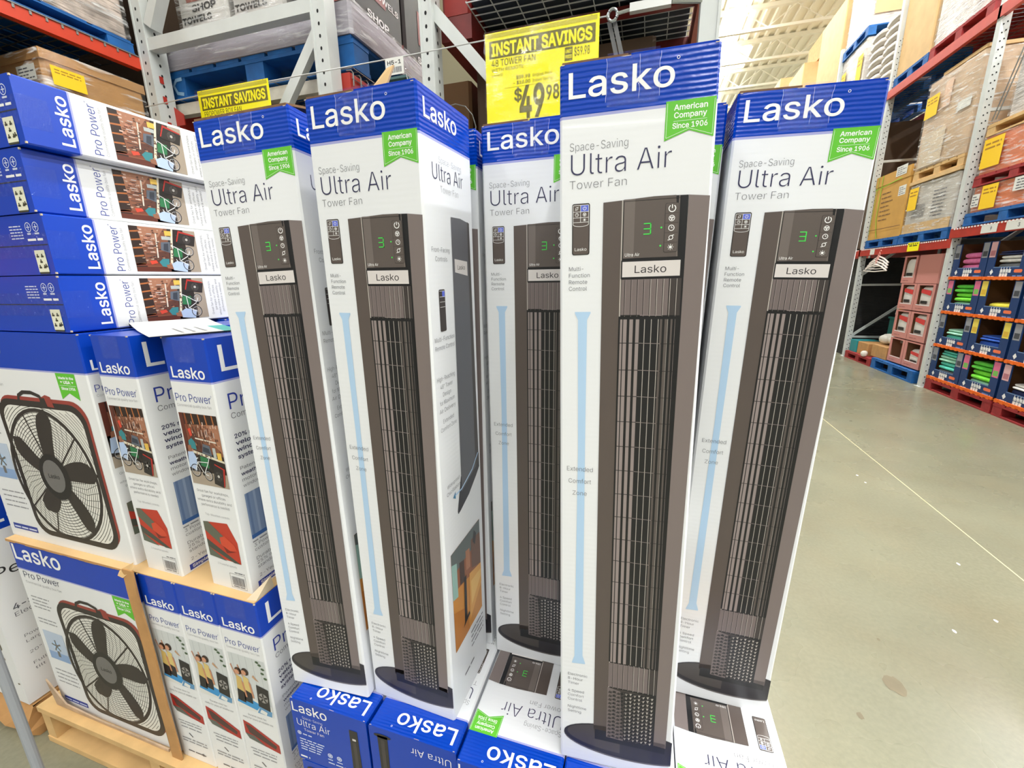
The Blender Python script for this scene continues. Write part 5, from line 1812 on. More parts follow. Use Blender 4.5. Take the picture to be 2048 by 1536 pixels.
def price_sign(label, x, z, title, detail):
    t = thing('price_sign', label, 'sign', (x, 1.942, z), (0, 0, 0), 'yellow price signs on the cable')
    W, H = 0.47, 0.365
    G().box(0, W, 0, 0.0012, -H, 0, YELLOW).build('sheet', t)
    g = G()
    p = Print(g, (0, 0, 0), (1, 0, 0), (0, 0, 1), 0.0004)
    p.rect(0.017, 0.456, -0.0935, -0.0295, OLIVE, 0)
    p.rect(0.004, 0.462, -0.020, -0.004, mat('sign_mustard', (196, 186, 30), 0.5), 0)
    p.text('INSTANT SAVINGS', 0.026, -0.083, 0.0425, YELLOW, width=0.418, weight=0.06, l=1)
    g.build('banner', t)
    g = G()
    p = Print(g, (0, 0, 0), (1, 0, 0), (0, 0, 1), 0.0004)
    p.text(title, 0.026, -0.1228, 0.0240, OLIVE, width=0.0158 * len(title), weight=0.01)
    if detail:
        p.text('WITH REMOTE', 0.026, -0.1425, 0.0130, OLIVE, width=0.140)
        p.text('LASKO', 0.027, -0.1595, 0.0095, OLIVE, width=0.047)
        p.rect(0.336, 0.367, -0.1440, -0.0965, OLIVE, 0)
        p.text('UNIT', 0.3515, -0.1165, 0.0110, YELLOW, width=0.026, l=1, align='C', weight=0.05)
        p.text('PRICE', 0.3515, -0.1350, 0.0110, YELLOW, width=0.026, l=1, align='C', weight=0.05)
        p.text('$59.98', 0.374, -0.1310, 0.0290, OLIVE, width=0.061, weight=0.01)
        p.text('$59.98', 0.133, -0.1800, 0.0120, OLIVE, width=0.060, weight=0.03)
        p.text('Original Price', 0.203, -0.1795, 0.0105, OLIVE, width=0.082)
        p.text('- $10.00', 0.121, -0.1990, 0.0120, OLIVE, width=0.072, weight=0.03)
        p.text('Instant Savings', 0.203, -0.1985, 0.0105, OLIVE, width=0.088)
        p.rect(0.079, 0.36, -0.2080, -0.2070, OLIVE, 0)
        p.text('$', 0.123, -0.2590, 0.0420, OLIVE, weight=0.04)
        p.text('49', 0.146, -0.3240, 0.1120, OLIVE, width=0.108, weight=0.055)
        p.text('98', 0.261, -0.2700, 0.0500, OLIVE, width=0.054, weight=0.04)
    g.build('price_lettering', t)
    g = G()
    n = 10
    r = random.Random(3)
    R = []
    for i in range(n + 1):
        R.append([(W * j / 12, -0.014 - 0.006 * math.sin(j * 0.9 + i * 0.5) * math.sin(i * 0.7) - r.uniform(0, 0.0010), -H * i / n) for j in range(13)])
    for i in range(n):
        for j in range(12):
            g.add([R[i + 1][j], R[i + 1][j + 1], R[i][j + 1], R[i][j]], [(0, 1, 2, 3)], SLEEVE)
    g.build('clear_sleeve', t, smooth=True)
    for u in (0.03, 0.44):
        G().tube([(u, 0.006, -0.012), (u, 0.012, -0.004), (u, 0.008, 0.004), (u, -0.002, -0.004)], 0.0012, BLACKT, 5).build('cable_tie', t)
    return t
price_sign('large yellow price sign reading 49 98, hung between the tall tower fan cartons', -0.699, 2.487, '48 TOWER FAN', True)
price_sign('yellow price sign mostly hidden behind the tower fan carton beside the box fans', -2.315, 2.481, 'PROPOWER BOX FAN', False)
t = thing('location_tag', 'small white bar code tag hanging from the cable by the grey rack post', 'tag', (-1.181, 1.944, 2.463), (0, 0.0, 0))
G().box(0, 0.092, 0, 0.001, -0.062, 0.006, SHEET).build('card', t)
g = G()
p = Print(g, (0, 0, 0), (1, 0, 0), (0, 0, 1), 0.0004)
p.text('H5-1', 0.010, -0.021, 0.015, BLACKT, width=0.070, weight=0.04)
u, r = 0.012, random.Random(9)
while u < 0.082:
    k = r.choice((0.0012, 0.002, 0.003))
    p.rect(u, u + k, -0.054, -0.032, GREYT, 0)
    u += k + r.choice((0.0014, 0.0022))
g.build('bar_code', t)
g = G()
g.box(0, 0.10, 0.001, 0.030, -0.078, -0.068, mat('tag_holder_teal', (60, 96, 96), 0.5))
g.tube([(0.098, 0.004, -0.062), (0.106, 0.004, -0.09), (0.108, 0.006, -0.12)], 0.0022, WIRE, 5)
g.build('holder', t)
t = thing('loose_wire', 'thin bent wire loop sticking out beside the grey rack post', 'wire', (-0.96, 2.09, 2.27))
g = G()
g.tube([(0.0, 0, 0.03), (0.05, 0, 0.036), (0.10, 0, 0.02), (0.135, 0, -0.02), (0.15, 0, -0.07), (0.14, 0, -0.12)], 0.0022, WIRE, 5)
g.build('wire', t)

load('dark_load', 'added dark filler over the upper deck behind the orange beam', 'load', -3.95, -2.80, -0.40, 0.78, 2.732, 3.5, DKBROWN, wrap=False)  # added so the wire deck looks dark from below
load('back_filler', 'added dark filler behind the brown wrapped carton', 'load', -4.95, -3.98, -0.4, 4.4, 0.0, 3.6, DKBROWN, wrap=False)  # this and the next are added to close off the bright background
load('back_filler', 'added dark filler in the bay beyond the brown wrapped carton', 'load', -3.92, -2.80, 2.12, 4.4, 0.0, 3.5, DKBROWN, wrap=False)

load('dark_red_carton', 'dark red carton on the rack beam between the grey post and the wire deck', 'carton', -0.962, -0.822, 2.10, 3.3, 2.662, 3.6, mat('carton_dark_red', (150, 40, 34), 0.55, noise=(4, 0.3)), wrap=False)
# ================================================================ RACK ACROSS THE AISLE
RX = 3.60
rackC = thing('pallet_rack', 'long red and grey pallet rack along the far side of the aisle', 'rack')
UY = (4.42, 6.90, 9.30, 11.75, 14.15, 16.6, 19.05)
for y in UY:
    for x in (RX, RX + 1.12):
        o = G()
        o.box(x, x + 0.085, y, y + 0.005, 0, 5.2 if y < 7 else 6.0, GALV)
        o.box(x, x + 0.005, y + 0.005, y + 0.075, 0, 5.2 if y < 7 else 6.0, GALV)
        o.box(x + 0.08, x + 0.085, y + 0.005, y + 0.075, 0, 5.2 if y < 7 else 6.0, GALV)
        o.box(x - 0.02, x + 0.11, y - 0.02, y + 0.10, 0, 0.008, GALV)
        u = o.build('upright', rackC)
        if x == RX and y in (6.90, 9.30):
            o = G()
            z = 0.06
            while z < 5.1:
                for dx in (0.026, 0.058):
                    o.add([(x + dx + 0.0075 * math.cos(a * PI / 4), y - 0.0012, z + (0.02 if dx > 0.04 else 0) + 0.009 * math.sin(a * PI / 4)) for a in range(8)], [tuple(range(8))], HOLE)
                z += 0.082
            tag(o.build('hole_row', u), kind='stuff')
    o = G()
    for z in (0.35, 1.28, 2.4, 3.3):
        o.box(RX + 0.085, RX + 1.12, y + 0.02, y + 0.055, z, z + 0.035, GALV)
    o.build('frame_rail', rackC)
    for z0, z1 in ((0.39, 1.28), (1.48, 2.38), (2.45, 3.30)):
        o = G()
        o.bar((RX + 0.085, y + 0.038, z0), (RX + 1.12, y + 0.038, z1), 0.04, 0.03, GALV, (0, 1, 0))
        o.build('brace', rackC)
for i in range(len(UY) - 1):
    dz = 0.0 if i == 0 else -0.115
    for x in (RX - 0.012, RX + 1.14):
        beam(rackC, x, x + 0.05, UY[i] + 0.02, UY[i + 1] + 0.06, 1.905 + dz, 2.015 + dz, REDB)
        beam(rackC, x, x + 0.05, UY[i] + 0.02, UY[i + 1] + 0.06, 4.24, 4.36, mat('rack_upper_red_paint', (196, 70, 58), 0.42, noise=(10, 0.08)))
    deck(rackC, RX + 0.04, RX + 1.14, UY[i] + 0.09, UY[i + 1] - 0.02, 2.012 + dz, 0.14, 0.10, WIRE, 0.005)
    deck(rackC, RX + 0.04, RX + 1.14, UY[i] + 0.09, UY[i + 1] - 0.02, 4.356, 0.14, 0.10, WIREDK, 0.005)
    g = G()
    y = UY[i] + 0.1
    while y < UY[i + 1] - 0.02:                     # wire ends hooked over the beam
        g.box(RX - 0.016, RX - 0.012, y, y + 0.022, 2.000 + dz, 2.0165 + dz, PWHITE)
        y += 0.05
    g.build('deck_hook', rackC)
g = G()
p = Print(g, (RX - 0.012, 0, 0), (0, -1, 0), (0, 0, 1), 0.002)
for y0, y1, tx in ((6.42, 6.18, '9'), (6.06, 5.78, '3'), (5.66, 5.40, '7')):
    p.rect(-y0, -y1, 1.915, 2.008, SHEET, 0)
    p.text(tx, -(y0 + y1) / 2 + 0.03, 1.940, 0.036, GREYT, l=1, align='C', weight=0.04)
p.rect(-8.95, -8.80, 1.80, 1.885, SHEET, 0)
p.text('1', -8.87, 1.82, 0.03, GREYT, l=1)
g.build('beam_label', rackC)
g = G()
p = Print(g, (RX - 0.012, 0, 0), (0, -1, 0), (0, 0, 1), 0.004)
p.rect(-7.84, -7.56, 1.795, 1.915, YELLOW, 0)
p.scribble(-7.80, -7.60, 1.86, 0.03, OLIVE, 1, 3)
g.build('yellow_tag', rackC)

# ---- ground level, bay closer to the viewer: navy display cartons of folded clothes
DNAVY = mat('display_navy', (18, 54, 108), 0.5)
DNAVY2 = mat('display_navy_dark', (18, 36, 70), 0.55)
DIN = mat('display_inside', (112, 74, 40), 0.8)
TRIM = mat('display_orange', (238, 108, 24), 0.5)
PINKC = mat('carton_pink', (206, 138, 130), 0.55)
PINKIN = mat('carton_pink_inside', (150, 108, 78), 0.8)
PILL = mat('display_coral', (240, 122, 80), 0.5)
CLOTHS = {'green': (96, 206, 70), 'lime': (120, 220, 60), 'pink': (226, 120, 170), 'blue': (46, 92, 190), 'teal': (90, 200, 180), 'mint': (170, 226, 200), 'white': (232, 230, 226), 'navy': (36, 48, 96), 'yellow': (230, 214, 70), 'grey': (120, 124, 130)}
def dcarton(label, ya, yb, z0, h, seed, stick):
    """open-fronted display carton, front towards the aisle; ya > yb"""
    t = thing('display_carton', label, 'carton', (RX + 0.05, (ya + yb) / 2, z0), (0, 0, 0), 'navy display cartons')
    b = (ya - yb) / 2 - 0.004
    d = 0.56
    g = G()
    e = 0.008
    g.box(0, d, -b, -b + e, 0, h, DNAVY, {'back': DIN})
    g.box(0, d, b - e, b, 0, h, DNAVY, {'front': DIN})
    g.box(d - e, d, -b + e, b - e, 0, h, DIN)
    g.box(0, d - e, -b + e, b - e, 0, e, DIN)
    g.build('tray_body', t)
    g = G()
    win = 0.62 * b
    g.box(-0.004, 0.004, -b, b, 0.0, h * 0.30, DNAVY)
    g.box(-0.004, 0.004, -b, -win, h * 0.30, h - 0.004, DNAVY)
    g.box(-0.004, 0.004, win, b, h * 0.30, h - 0.004, DNAVY)
    g.box(-0.0045, -0.004, -win, win, h * 0.28, h * 0.30, pm((110, 140, 180)))
    g.build('front_panel', t)
    g = G()
    n = 14
    for i in range(n):
        y0, y1 = -b + 2 * b * i / n, -b + 2 * b * (i + 1) / n
        k = 0.006 * (i % 2)
        g.box(-0.016 - k * 0.5, 0.02, y0, y1, -0.012 - k, 0.018, TRIM)
    g.build('orange_edge', t)
    g = G()
    p = Print(g, (-0.004, 0, 0), (0, -1, 0), (0, 0, 1), 0.001)
    v = h * 0.09
    p.poly([(-b * 0.76, v + 0.03), (-b * 0.67, v + 0.062), (-b * 0.58, v + 0.03), (-b * 0.67, v - 0.002)], PWHITE, 1)
    p.scribble(-b * 0.82, -b * 0.5, v - 0.022, 0.014, PWHITE, 1, seed)
    for i in range(2):
        for k in range(3 + i):
            u = -b * 0.24 + k * b * 0.135
            p.rect(u, u + b * 0.115, v - 0.022 + i * 0.044, v + 0.016 + i * 0.042, PWHITE, 1)
            p.rect(u + b * 0.02, u + b * 0.05, v + 0.010 + i * 0.044, v + 0.034 + i * 0.042, PWHITE, 1)
    p.rrect(b * 0.42, b * 0.80, v + 0.022, v + 0.056, 0.016, PILL, 1)
    p.scribble(b * 0.40, b * 0.84, v - 0.018, 0.022, pm((90, 140, 210)), 1, seed + 5)
    g.build('print_marks', t)
    if stick:
        for s, c in zip((-1, 1), stick):
            g = G()
            p = Print(g, (-0.004, 0, 0), (0, -1, 0), (0, 0, 1), 0.001)
            u0, u1 = (-b * 0.97, -b * 0.66) if s < 0 else (b * 0.66, b * 0.97)
            p.rect(u0, u1, h * 0.56, h * 0.97, pm(c[0]), 1)
            p.rect(u0 + 0.01, u1 - 0.01, h * 0.60, h * 0.74, pm(c[1]), 2)
            g.build('picture_sticker', t)
    return t
def cloth(label, y, z, col, a=0.17, c=0.035, x=RX + 0.225, b=0.195, name='folded_garment', rz=0.0):
    m = mat('cloth_' + col, CLOTHS[col], 0.9, noise=(14, 0.18), bump=('noise', 26, 0.5, 0.01)) 
    g = G()
    g.pillow(0, 0, -c * 0.5, a, b, c * 0.5, m, 0.34)
    g.pillow(0.008, 0.004, c * 0.5, a * 0.97, b * 0.97, c * 0.5, m, 0.34)
    o = g.build(name, None, (x, y, z + c + 0.001), (0, 0, rz), smooth=True)
    tag(o, label, 'clothing', 'folded clothes in the navy display cartons')
    return o
P1, P2 = ((226, 112, 150), (120, 190, 90)), ((236, 214, 90), (220, 180, 60))
P3, P4 = ((226, 178, 182), (190, 120, 130)), ((150, 152, 160), (70, 72, 80))
tiers = ((0.160, 0.405), (0.585, 0.400), (1.005, 0.400), (1.425, 0.400))
tn = ('bottom', 'second', 'third', 'top')
cols = ((6.885, 6.310), (6.305, 5.730), (5.700, 5.125), (5.120, 4.545))
cn = ('beside the grey post', 'one over from the grey post', 'two over from the grey post', 'three over from the grey post')
stickers = {(0, 0): (P4, P4), (1, 0): (P1, P1), (2, 0): (P3, P4), (0, 1): (P4, P4), (1, 1): (P2, P2), (2, 1): (P4, P4), (0, 2): (P1, P1), (1, 2): (P2, P4), (2, 2): (P4, P2), (0, 3): (P4, P4), (1, 3): (P3, P4), (2, 3): (P3, P1)}
for ti, (z, h) in enumerate(tiers):
    for ci, (ya, yb) in enumerate(cols):
        dcarton('navy display carton with orange edge, %s tier, %s' % (tn[ti], cn[ci]), ya, yb, z, h, ti * 5 + ci, stickers.get((ci, ti), (P4, P2)))
def pile(ti, ci, items):
    z = tiers[ti][0] + 0.009
    y = (cols[ci][0] + cols[ci][1]) / 2
    for i, (col, c, lab) in enumerate(items):
        c = min(c * (1.3 if len(items) < 4 else 1.06), 0.075)
        cloth(lab, y + 0.01 * (-1) ** i, z, col, c=c, rz=0.06 * (i % 3 - 1))
        z += 2 * c + 0.002
pile(0, 0, (('grey', 0.060, 'grey folded cloth at the bottom of the carton beside the grey post'), ('teal', 0.045, 'turquoise folded towel in the bottom carton beside the grey post'), ('mint', 0.035, 'mint folded towel on turquoise cloth, beside the grey post'), ('teal', 0.030, 'sea green folded towel topmost in the bottom carton by the post')))
pile(0, 1, (('mint', 0.050, 'pale mint folded towel under the lime one, bottom tier'), ('lime', 0.042, 'lime folded towel in the bottom tier'), ('green', 0.035, 'bright green folded towel on top of the lime one, bottom tier')))
pile(0, 2, (('navy', 0.060, 'navy folded cloth in the bottom tier beside the frame edge'), ('white', 0.022, 'white folded cloth lying on navy cloth in the bottom tier')))
pile(1, 0, (('teal', 0.055, 'teal folded towel under the mint one, second tier'), ('mint', 0.026, 'mint folded towel topmost in the second tier by the post')))
pile(1, 1, (('blue', 0.066, 'royal blue folded cloth in the second tier'), ('blue', 0.022, 'thin royal blue folded shirt lying on the blue cloth, second tier')))
pile(1, 2, (('navy', 0.075, 'dark navy folded cloth in the second tier beside the frame edge'),))
pile(2, 0, (('mint', 0.050, 'mint folded towel under green ones, third tier'), ('lime', 0.040, 'lime folded towel between mint and green, third tier'), ('green', 0.036, 'green folded towel topmost in the third tier by the post')))
pile(2, 1, (('yellow', 0.060, 'yellow folded cloth nearly hidden in the third tier'),))
pile(2, 2, (('blue', 0.070, 'blue folded cloth in the third tier beside the frame edge'),))
pile(3, 0, (('pink', 0.066, 'deep pink folded cloth under another, top tier'), ('pink', 0.050, 'pink folded cloth topmost in the top tier by the post')))
pile(3, 1, (('grey', 0.062, 'grey folded cloth under the white one, top tier'), ('white', 0.030, 'white folded cloth in the top tier'), ('navy', 0.016, 'navy striped cloth laid over the white one, top tier')))
pallet('red pallet under the navy display cartons, beside the grey post', RX + 0.03, RX + 1.10, 5.72, 6.88, 0.0008, PRED, h=0.140, across='x')
pallet('red pallet under the navy display cartons, at the frame edge', RX + 0.03, RX + 1.10, 4.53, 5.69, 0.0008, PRED, h=0.140, across='x')
load('kraft_carton', 'kraft carton backing the navy display cartons', 'carton', RX + 0.63, RX + 1.09, 4.56, 6.86, 0.145, 1.80, KRAFTD, wrap=False)

# ---- ground level, bay further on
def pcarton(label, ya, yb, z0, h, closed=False):
    t = thing('pink_carton', label, 'carton', (RX + 0.06, (ya + yb) / 2, z0), (0, 0, 0), 'pink open cartons')
    b = (ya - yb) / 2 - 0.003
    d, e = 0.50, 0.008
    g = G()
    g.box(0, d, -b, -b + e, 0, h, PINKC, {'back': PINKIN})
    g.box(0, d, b - e, b, 0, h, PINKC, {'front': PINKIN})
    g.box(d - e, d, -b + e, b - e, 0, h, PINKIN)
    g.box(0, d - e, -b + e, b - e, 0, e, PINKC)
    g.box(0, d - e, -b + e, b - e, h - e, h, PINKC)
    g.build('tray_body', t)
    g = G()
    win = b * 0.74
    if closed:
        g.box(-0.004, 0.004, -b, b, 0, h, PINKC)
    else:
        g.box(-0.004, 0.004, -b, b, 0, h * 0.24, PINKC)
        g.box(-0.004, 0.004, -b, -win, h * 0.24, h, PINKC)
        g.box(-0.004, 0.004, win, b, h * 0.24, h, PINKC)
        g.box(-0.005, -0.004, -win, win, h * 0.215, h * 0.24, PWHITE)
        g.box(-0.004, 0.004, -win, win, h * 0.95, h, PINKC)
    g.build('front_panel', t)
    if not closed:
        g = G()
        p = Print(g, (-0.004, 0, 0), (0, -1, 0), (0, 0, 1), 0.001)
        p.scribble(-b * 0.7, b * 0.1, h * 0.08, 0.02, pm((170, 100, 96)), 0, int(z0 * 100))
        g.build('print_marks', t)
    return t
GW = mat('package_white', (228, 224, 218), 0.45, noise=(9, 0.06))
GR = mat('package_red', (214, 56, 56), 0.45)
GK = mat('package_black', (34, 32, 34), 0.45)
def package(label, y, z, h=0.26, red=True):
    t = thing('package', label, 'package', (RX + 0.175, y, z), (0, 0, 0), 'white packages in the pink cartons')
    g = G()
    g.pillow(0, 0, h / 2, 0.10, 0.155, h / 2, GW, 0.3)
    g.build('bag', t, smooth=True)
    g = G()
    p = Print(g, (-0.102, 0, 0), (0, -1, 0), (0, 0, 1), 0.003)
    p.rect(-0.09, 0.06, h * 0.28, h * 0.40, GK, 0)
    if red:
        p.poly([(-0.11, h * 0.72), (0.11, h * 0.62), (0.11, h * 0.82), (-0.11, h * 0.88)], GR, 0)
        p.rect(-0.10, 0.02, h * 0.06, h * 0.16, GR, 0)
    g.build('band', t)
prow = ((0.185, 0.36), (0.560, 0.40), (0.975, 0.37))
rn = ('bottom', 'second', 'third')
for i, (z, h) in enumerate(prow):
    for k, (ya, yb) in enumerate(((7.96, 7.565), (7.560, 7.130))):
        pcarton('pink open carton in the %s row, %s' % (rn[i], ('away from the grey post', 'beside the grey post')[k]), ya, yb, z, h)
        if i > 0:
            package('white package with black band in the pink carton, %s row, %s' % (rn[i], ('away from the post', 'beside the post')[k]), (ya + yb) / 2, z + 0.010, h * 0.90, True)
package('white package low in the pink bottom row beside the grey post', 7.30, 0.195, 0.25, True)
pcarton('pink open carton topmost, away from the grey post', 8.00, 7.66, 1.350, 0.385)
package('white package with black band in the topmost pink carton', 7.83, 1.360, 0.34, False)
load('pink_closed_carton', 'large closed pink carton topmost beside the grey post', 'carton', RX + 0.06, RX + 0.58, 7.13, 7.640, 1.350, 1.735, PINKC, wrap=False)
pallet('blue pallet on the floor under the pink cartons', RX + 0.0, RX + 1.10, 7.12, 8.28, 0.0008, PBLUE, h=0.165, across='x')
pallet('red pallet on the floor under the opened kraft cartons', RX + 0.0, RX + 1.10, 8.31, 9.26, 0.0008, PRED, h=0.125, across='x')
t = load('kraft_carton', 'opened kraft carton with white plastic hanging out, on the red pallet', 'carton', RX + 0.05, RX + 0.5, 8.00, 8.46, 0.170, 0.36, KRAFT, wrap=False)
load('kraft_carton', 'small torn kraft carton beside the turquoise box', 'carton', RX + 0.06, RX + 0.45, 8.62, 8.98, 0.128, 0.33, KRAFT, wrap=False)
load('turquoise_box', 'turquoise printed box at the outer end of the red pallet', 'box', RX + 0.05, RX + 0.40, 9.00, 9.25, 0.128, 0.335, mat('box_turquoise', (36, 140, 146), 0.5), wrap=False)
PLAST = mat('white_plastic_sheet', (226, 222, 212), 0.4, noise=(8, 0.08), bump=('noise', 12, 0.6, 0.02))
g = G()
r = random.Random(6)
for i in range(6):
    g.pillow(r.uniform(-0.06, 0.06), r.uniform(-0.22, 0.22), r.uniform(0.05, 0.14), 0.13, 0.14, 0.075, PLAST, 0.8)
tag(g.build('plastic_sheeting', None, (RX + 0.26, 8.30, 0.362), smooth=True), 'crumpled white plastic sheeting heaped on the opened kraft carton', 'plastic')
g = G()
g.pillow(0, 0, 0.05, 0.05, 0.05, 0.05, PLAST, 1.0)
tag(g.build('white_ball', None, (RX + 0.0, 8.55, 0.127), smooth=True), 'small round white bundle between the kraft cartons', 'bundle')
TEALB = mat('basket_teal', (52, 120, 112), 0.6)
for i, (y, z, lab) in enumerate(((8.97, 0.128, 'bottom teal plastic basket behind the turquoise box'), (8.97, 0.440, 'teal plastic basket under the tilted white and orange box'), (8.44, 0.128, 'bottom teal plastic basket beside the pink cartons'),
                                 (8.44, 0.440, 'middle teal plastic basket beside the pink cartons'), (8.44, 0.752, 'topmost teal plastic basket beside the pink cartons'))):
    t = thing('plastic_basket', lab, 'basket', (RX + 0.79, y, z), (0, 0, 0), 'teal plastic baskets')
    g = G()
    for sx in (-1, 1):
        g.box(sx * 0.22 - 0.008, sx * 0.22 + 0.008, -0.24, 0.24, 0, 0.28, TEALB)
    for sy in (-1, 1):
        g.box(-0.21, 0.21, sy * 0.232 - 0.008, sy * 0.232 + 0.008, 0, 0.28, TEALB)
    g.box(-0.21, 0.21, -0.22, 0.22, 0, 0.012, TEALB)
    g.build('basket_body', t)
    g = G()
    for sx in (-1, 1):
        g.box(sx * 0.235 - 0.016, sx * 0.235 + 0.016, -0.25, 0.25, 0.28, 0.31, TEALB)
    g.build('rim', t)
t = thing('spool_box', 'white and orange box tilted among the baskets', 'box', (RX + 0.66, 8.97, 0.765), (0.12, 0, 0.2))
G().box(-0.1, 0.1, -0.09, 0.09, 0.025, 0.20, SHEET).build('box_body', t)
G().box(-0.101, 0.101, -0.092, 0.03, 0.12, 0.201, mat('spool_orange', (236, 160, 40), 0.5)).build('orange_panel', t)
BLK = mat('black_covers', (30, 30, 32), 0.5, noise=(5, 0.4), bump=('wrap', 5, 0.6, 0.03))
load('black_goods', 'row of black covered goods deep in the bay under the red beam', 'goods', RX + 0.70, RX + 1.10, 7.20, 9.24, 1.32, 1.76, BLK, wrap=False)
load('black_goods', 'lower heap of black covered goods deep in the bay behind the baskets', 'goods', RX + 1.25, RX + 1.7, 7.05, 9.24, 0.0, 1.30, BLK, wrap=False)
HANG = mat('hanger_white', (226, 216, 210), 0.4)
for i in range(4):
    t = thing('clothes_hanger', 'white plastic clothes hanger, %s of four hanging bunched from the red beam' % ('uppermost', 'second from the top', 'third from the top', 'lowest')[i], 'hanger', (RX - 0.045 - 0.024 * i, 8.52 - 0.03 * i, 1.755 - 0.040 * i), (0, 0, 0.03 * i), 'clothes hangers on the beam')
    g = G()
    w = 0.30
    g.tube([(0, -w, -0.10), (0, -w * 0.5, -0.035), (0, 0, 0.0), (0, w * 0.5, -0.035), (0, w, -0.10)], 0.011, HANG, 6)
    g.tube([(0, -w, -0.10), (0, 0, -0.112), (0, w, -0.10)], 0.009, HANG, 6)
    g.build('shoulder_bar', t)
    g = G()
    g.tube([(0, 0, 0), (0, 0.0, 0.04), (0, 0.02, 0.06), (0, 0.02, 0.085), (0, -0.005, 0.10), (0, -0.025, 0.085)], 0.006, mat('hanger_pink', (220, 150, 140), 0.4), 6)
    g.build('hook', t)

# ---- first level: loads
L1Y = 2.03                      # deck height, bay closer to the viewer
L1F = 1.915                     # deck height, bay further on
pallet('blue pallet on the red beam under the yellow-brown strapped carton', RX + 0.02, RX + 1.12, 8.24, 9.27, L1F, PBLUE, h=0.130, across='x')
pallet('blue pallet on the red beam under the white wrapped carton, beside the post', RX + 0.02, RX + 1.12, 7.08, 8.22, L1F, PBLUE, h=0.140, across='x')
t = load('strapped_carton', 'yellow-brown lidded carton with green strap on a blue pallet across the aisle', 'carton', RX + 0.04, RX + 1.08, 8.26, 9.27, L1F + 0.132, 3.045, KRAFTY, wrap=False, lid=0.155)
note(t, ('w', -0.52), -0.02 + 0.27, 0.45, 0.60, 0.74, SHEET, 'shipping_label', 8, off=0.001)
note(t, ('w', -0.526), 0.10, 0.40, 0.90, 1.04, SHEET, 'lid_label', 9, off=0.0025)
g = G()
p = Print(g, (-0.526, 0, 0), (0, -1, 0), (0, 0, 1), 0.004)
GS = mat('strap_green', (150, 204, 50), 0.5)
p.line([(-0.29, 1.0), (-0.30, 0.35), (-0.22, 0.10), (-0.18, 0.02)], 0.020, GS, 0)
p.line([(-0.50, 0.80), (0.30, 0.86)], 0.012, GS, 0)
p.line([(-0.42, 1.0), (-0.46, 0.1)], 0.012, GS, 0)
p.rect(-0.50, 0.49, 0.155, 0.163, KRAFTD, 0)
g.build('strap', t)
g = G()
p = Print(g, (-0.522, 0, 0), (0, -1, 0), (0, 0, 1), 0.001)
for i in range(7):
    p.scribble(-0.24, 0.02 + 0.05 * (i % 3), 0.70 - i * 0.068, 0.024, KRAFTD, 0, i)
g.build('case_print', t)
CW = mat('carton_white_print', (206, 200, 192), 0.5, noise=(5, 0.1))
t = load('wrapped_carton', 'white printed carton in stretch film with crumpled yellow note, across the aisle', 'carton', RX + 0.05, RX + 1.08, 7.12, 8.20, L1F + 0.142, 2.715, CW)
note(t, ('w', -0.515), -0.50, -0.28, 0.32, 0.62, NOTE, seed=21)
g = G()
p = Print(g, (-0.515, 0, 0), (0, -1, 0), (0, 0, 1), 0.012)
r = random.Random(14)
for i in range(10):
    u = -0.36 + 0.03 * i
    p.rect(u, u + 0.012, 0.20, 0.38, GREYT, 0)
for i in range(8):
    p.scribble(0.08, 0.34, 0.18 + i * 0.045, 0.022, GREYT, 0, 80 + i)
p.rect(-0.54, 0.54, 0.0, 0.13, KRAFTL, 0)
g.build('case_print', t)
t = load('cardboard_sheet', 'flat kraft cap on top of the white printed carton', 'cardboard', RX + 0.03, RX + 1.10, 7.10, 8.22, 2.730, 2.775, KRAFTL, wrap=False)
pallet('pine pallet under the tall stretch wrapped carton', RX + 0.05, RX + 1.08, 7.12, 8.20, 2.782, PWOOD, h=0.135, across='x')
TALLC = mat('carton_tan_print', (206, 178, 146), 0.5, noise=(2.5, 0.16))
t = load('wrapped_carton', 'tall tan carton in glossy stretch film with yellow note, across the aisle', 'carton', RX + 0.05, RX + 1.08, 7.14, 8.20, 2.920, 4.03, TALLC)
note(t, ('w', -0.515), -0.50, -0.22, 0.66, 0.93, NOTE, seed=31)
g = G()
p = Print(g, (-0.515, 0, 0), (0, -1, 0), (0, 0, 1), 0.010)
p.rect(-0.14, 0.02, 0.70, 1.02, pm((226, 190, 160)), 0)
p.rect(-0.45, 0.05, 0.02, 0.45, pm((220, 202, 176)), 0)
p.rect(0.20, 0.46, 0.55, 0.66, SHEET, 0)
g.build('case_print', t)
t = load('kraft_carton_flap', 'long folded kraft flap lying on the tall wrapped carton', 'cardboard', RX + 0.05, RX + 1.0, 7.14, 7.95, 4.046, 4.085, KRAFTL, wrap=False)
load('back_filler', 'added kraft filler deep in the bay behind the strapped carton', 'carton', RX + 1.22, RX + 1.9, 7.3, 10.4, 1.94, 3.75, KRAFTD, wrap=False)  # four pieces added behind the bays to block light from the far side
load('back_filler', 'added dark filler deep in the bay behind the tall wrapped carton', 'load', RX + 1.22, RX + 1.9, 7.0, 10.4, 3.80, 4.16, DKBROWN, wrap=False)
load('back_filler', 'added kraft filler deep in the bay above the navy display cartons', 'carton', RX + 1.22, RX + 1.9, 4.4, 6.85, 2.05, 4.1, KRAFT, wrap=False)
load('back_filler', 'added dark filler deep behind the navy display cartons', 'load', RX + 1.22, RX + 1.7, 4.4, 6.85, 0.0, 1.85, DKBROWN, wrap=False)
ORG = mat('carton_orange', (224, 128, 84), 0.5, noise=(4, 0.1))
pallet('blue pallet on the red beam under the lower orange carton', RX + 0.02, RX + 1.12, 5.60, 6.82, L1Y, PBLUE, h=0.140, across='x')
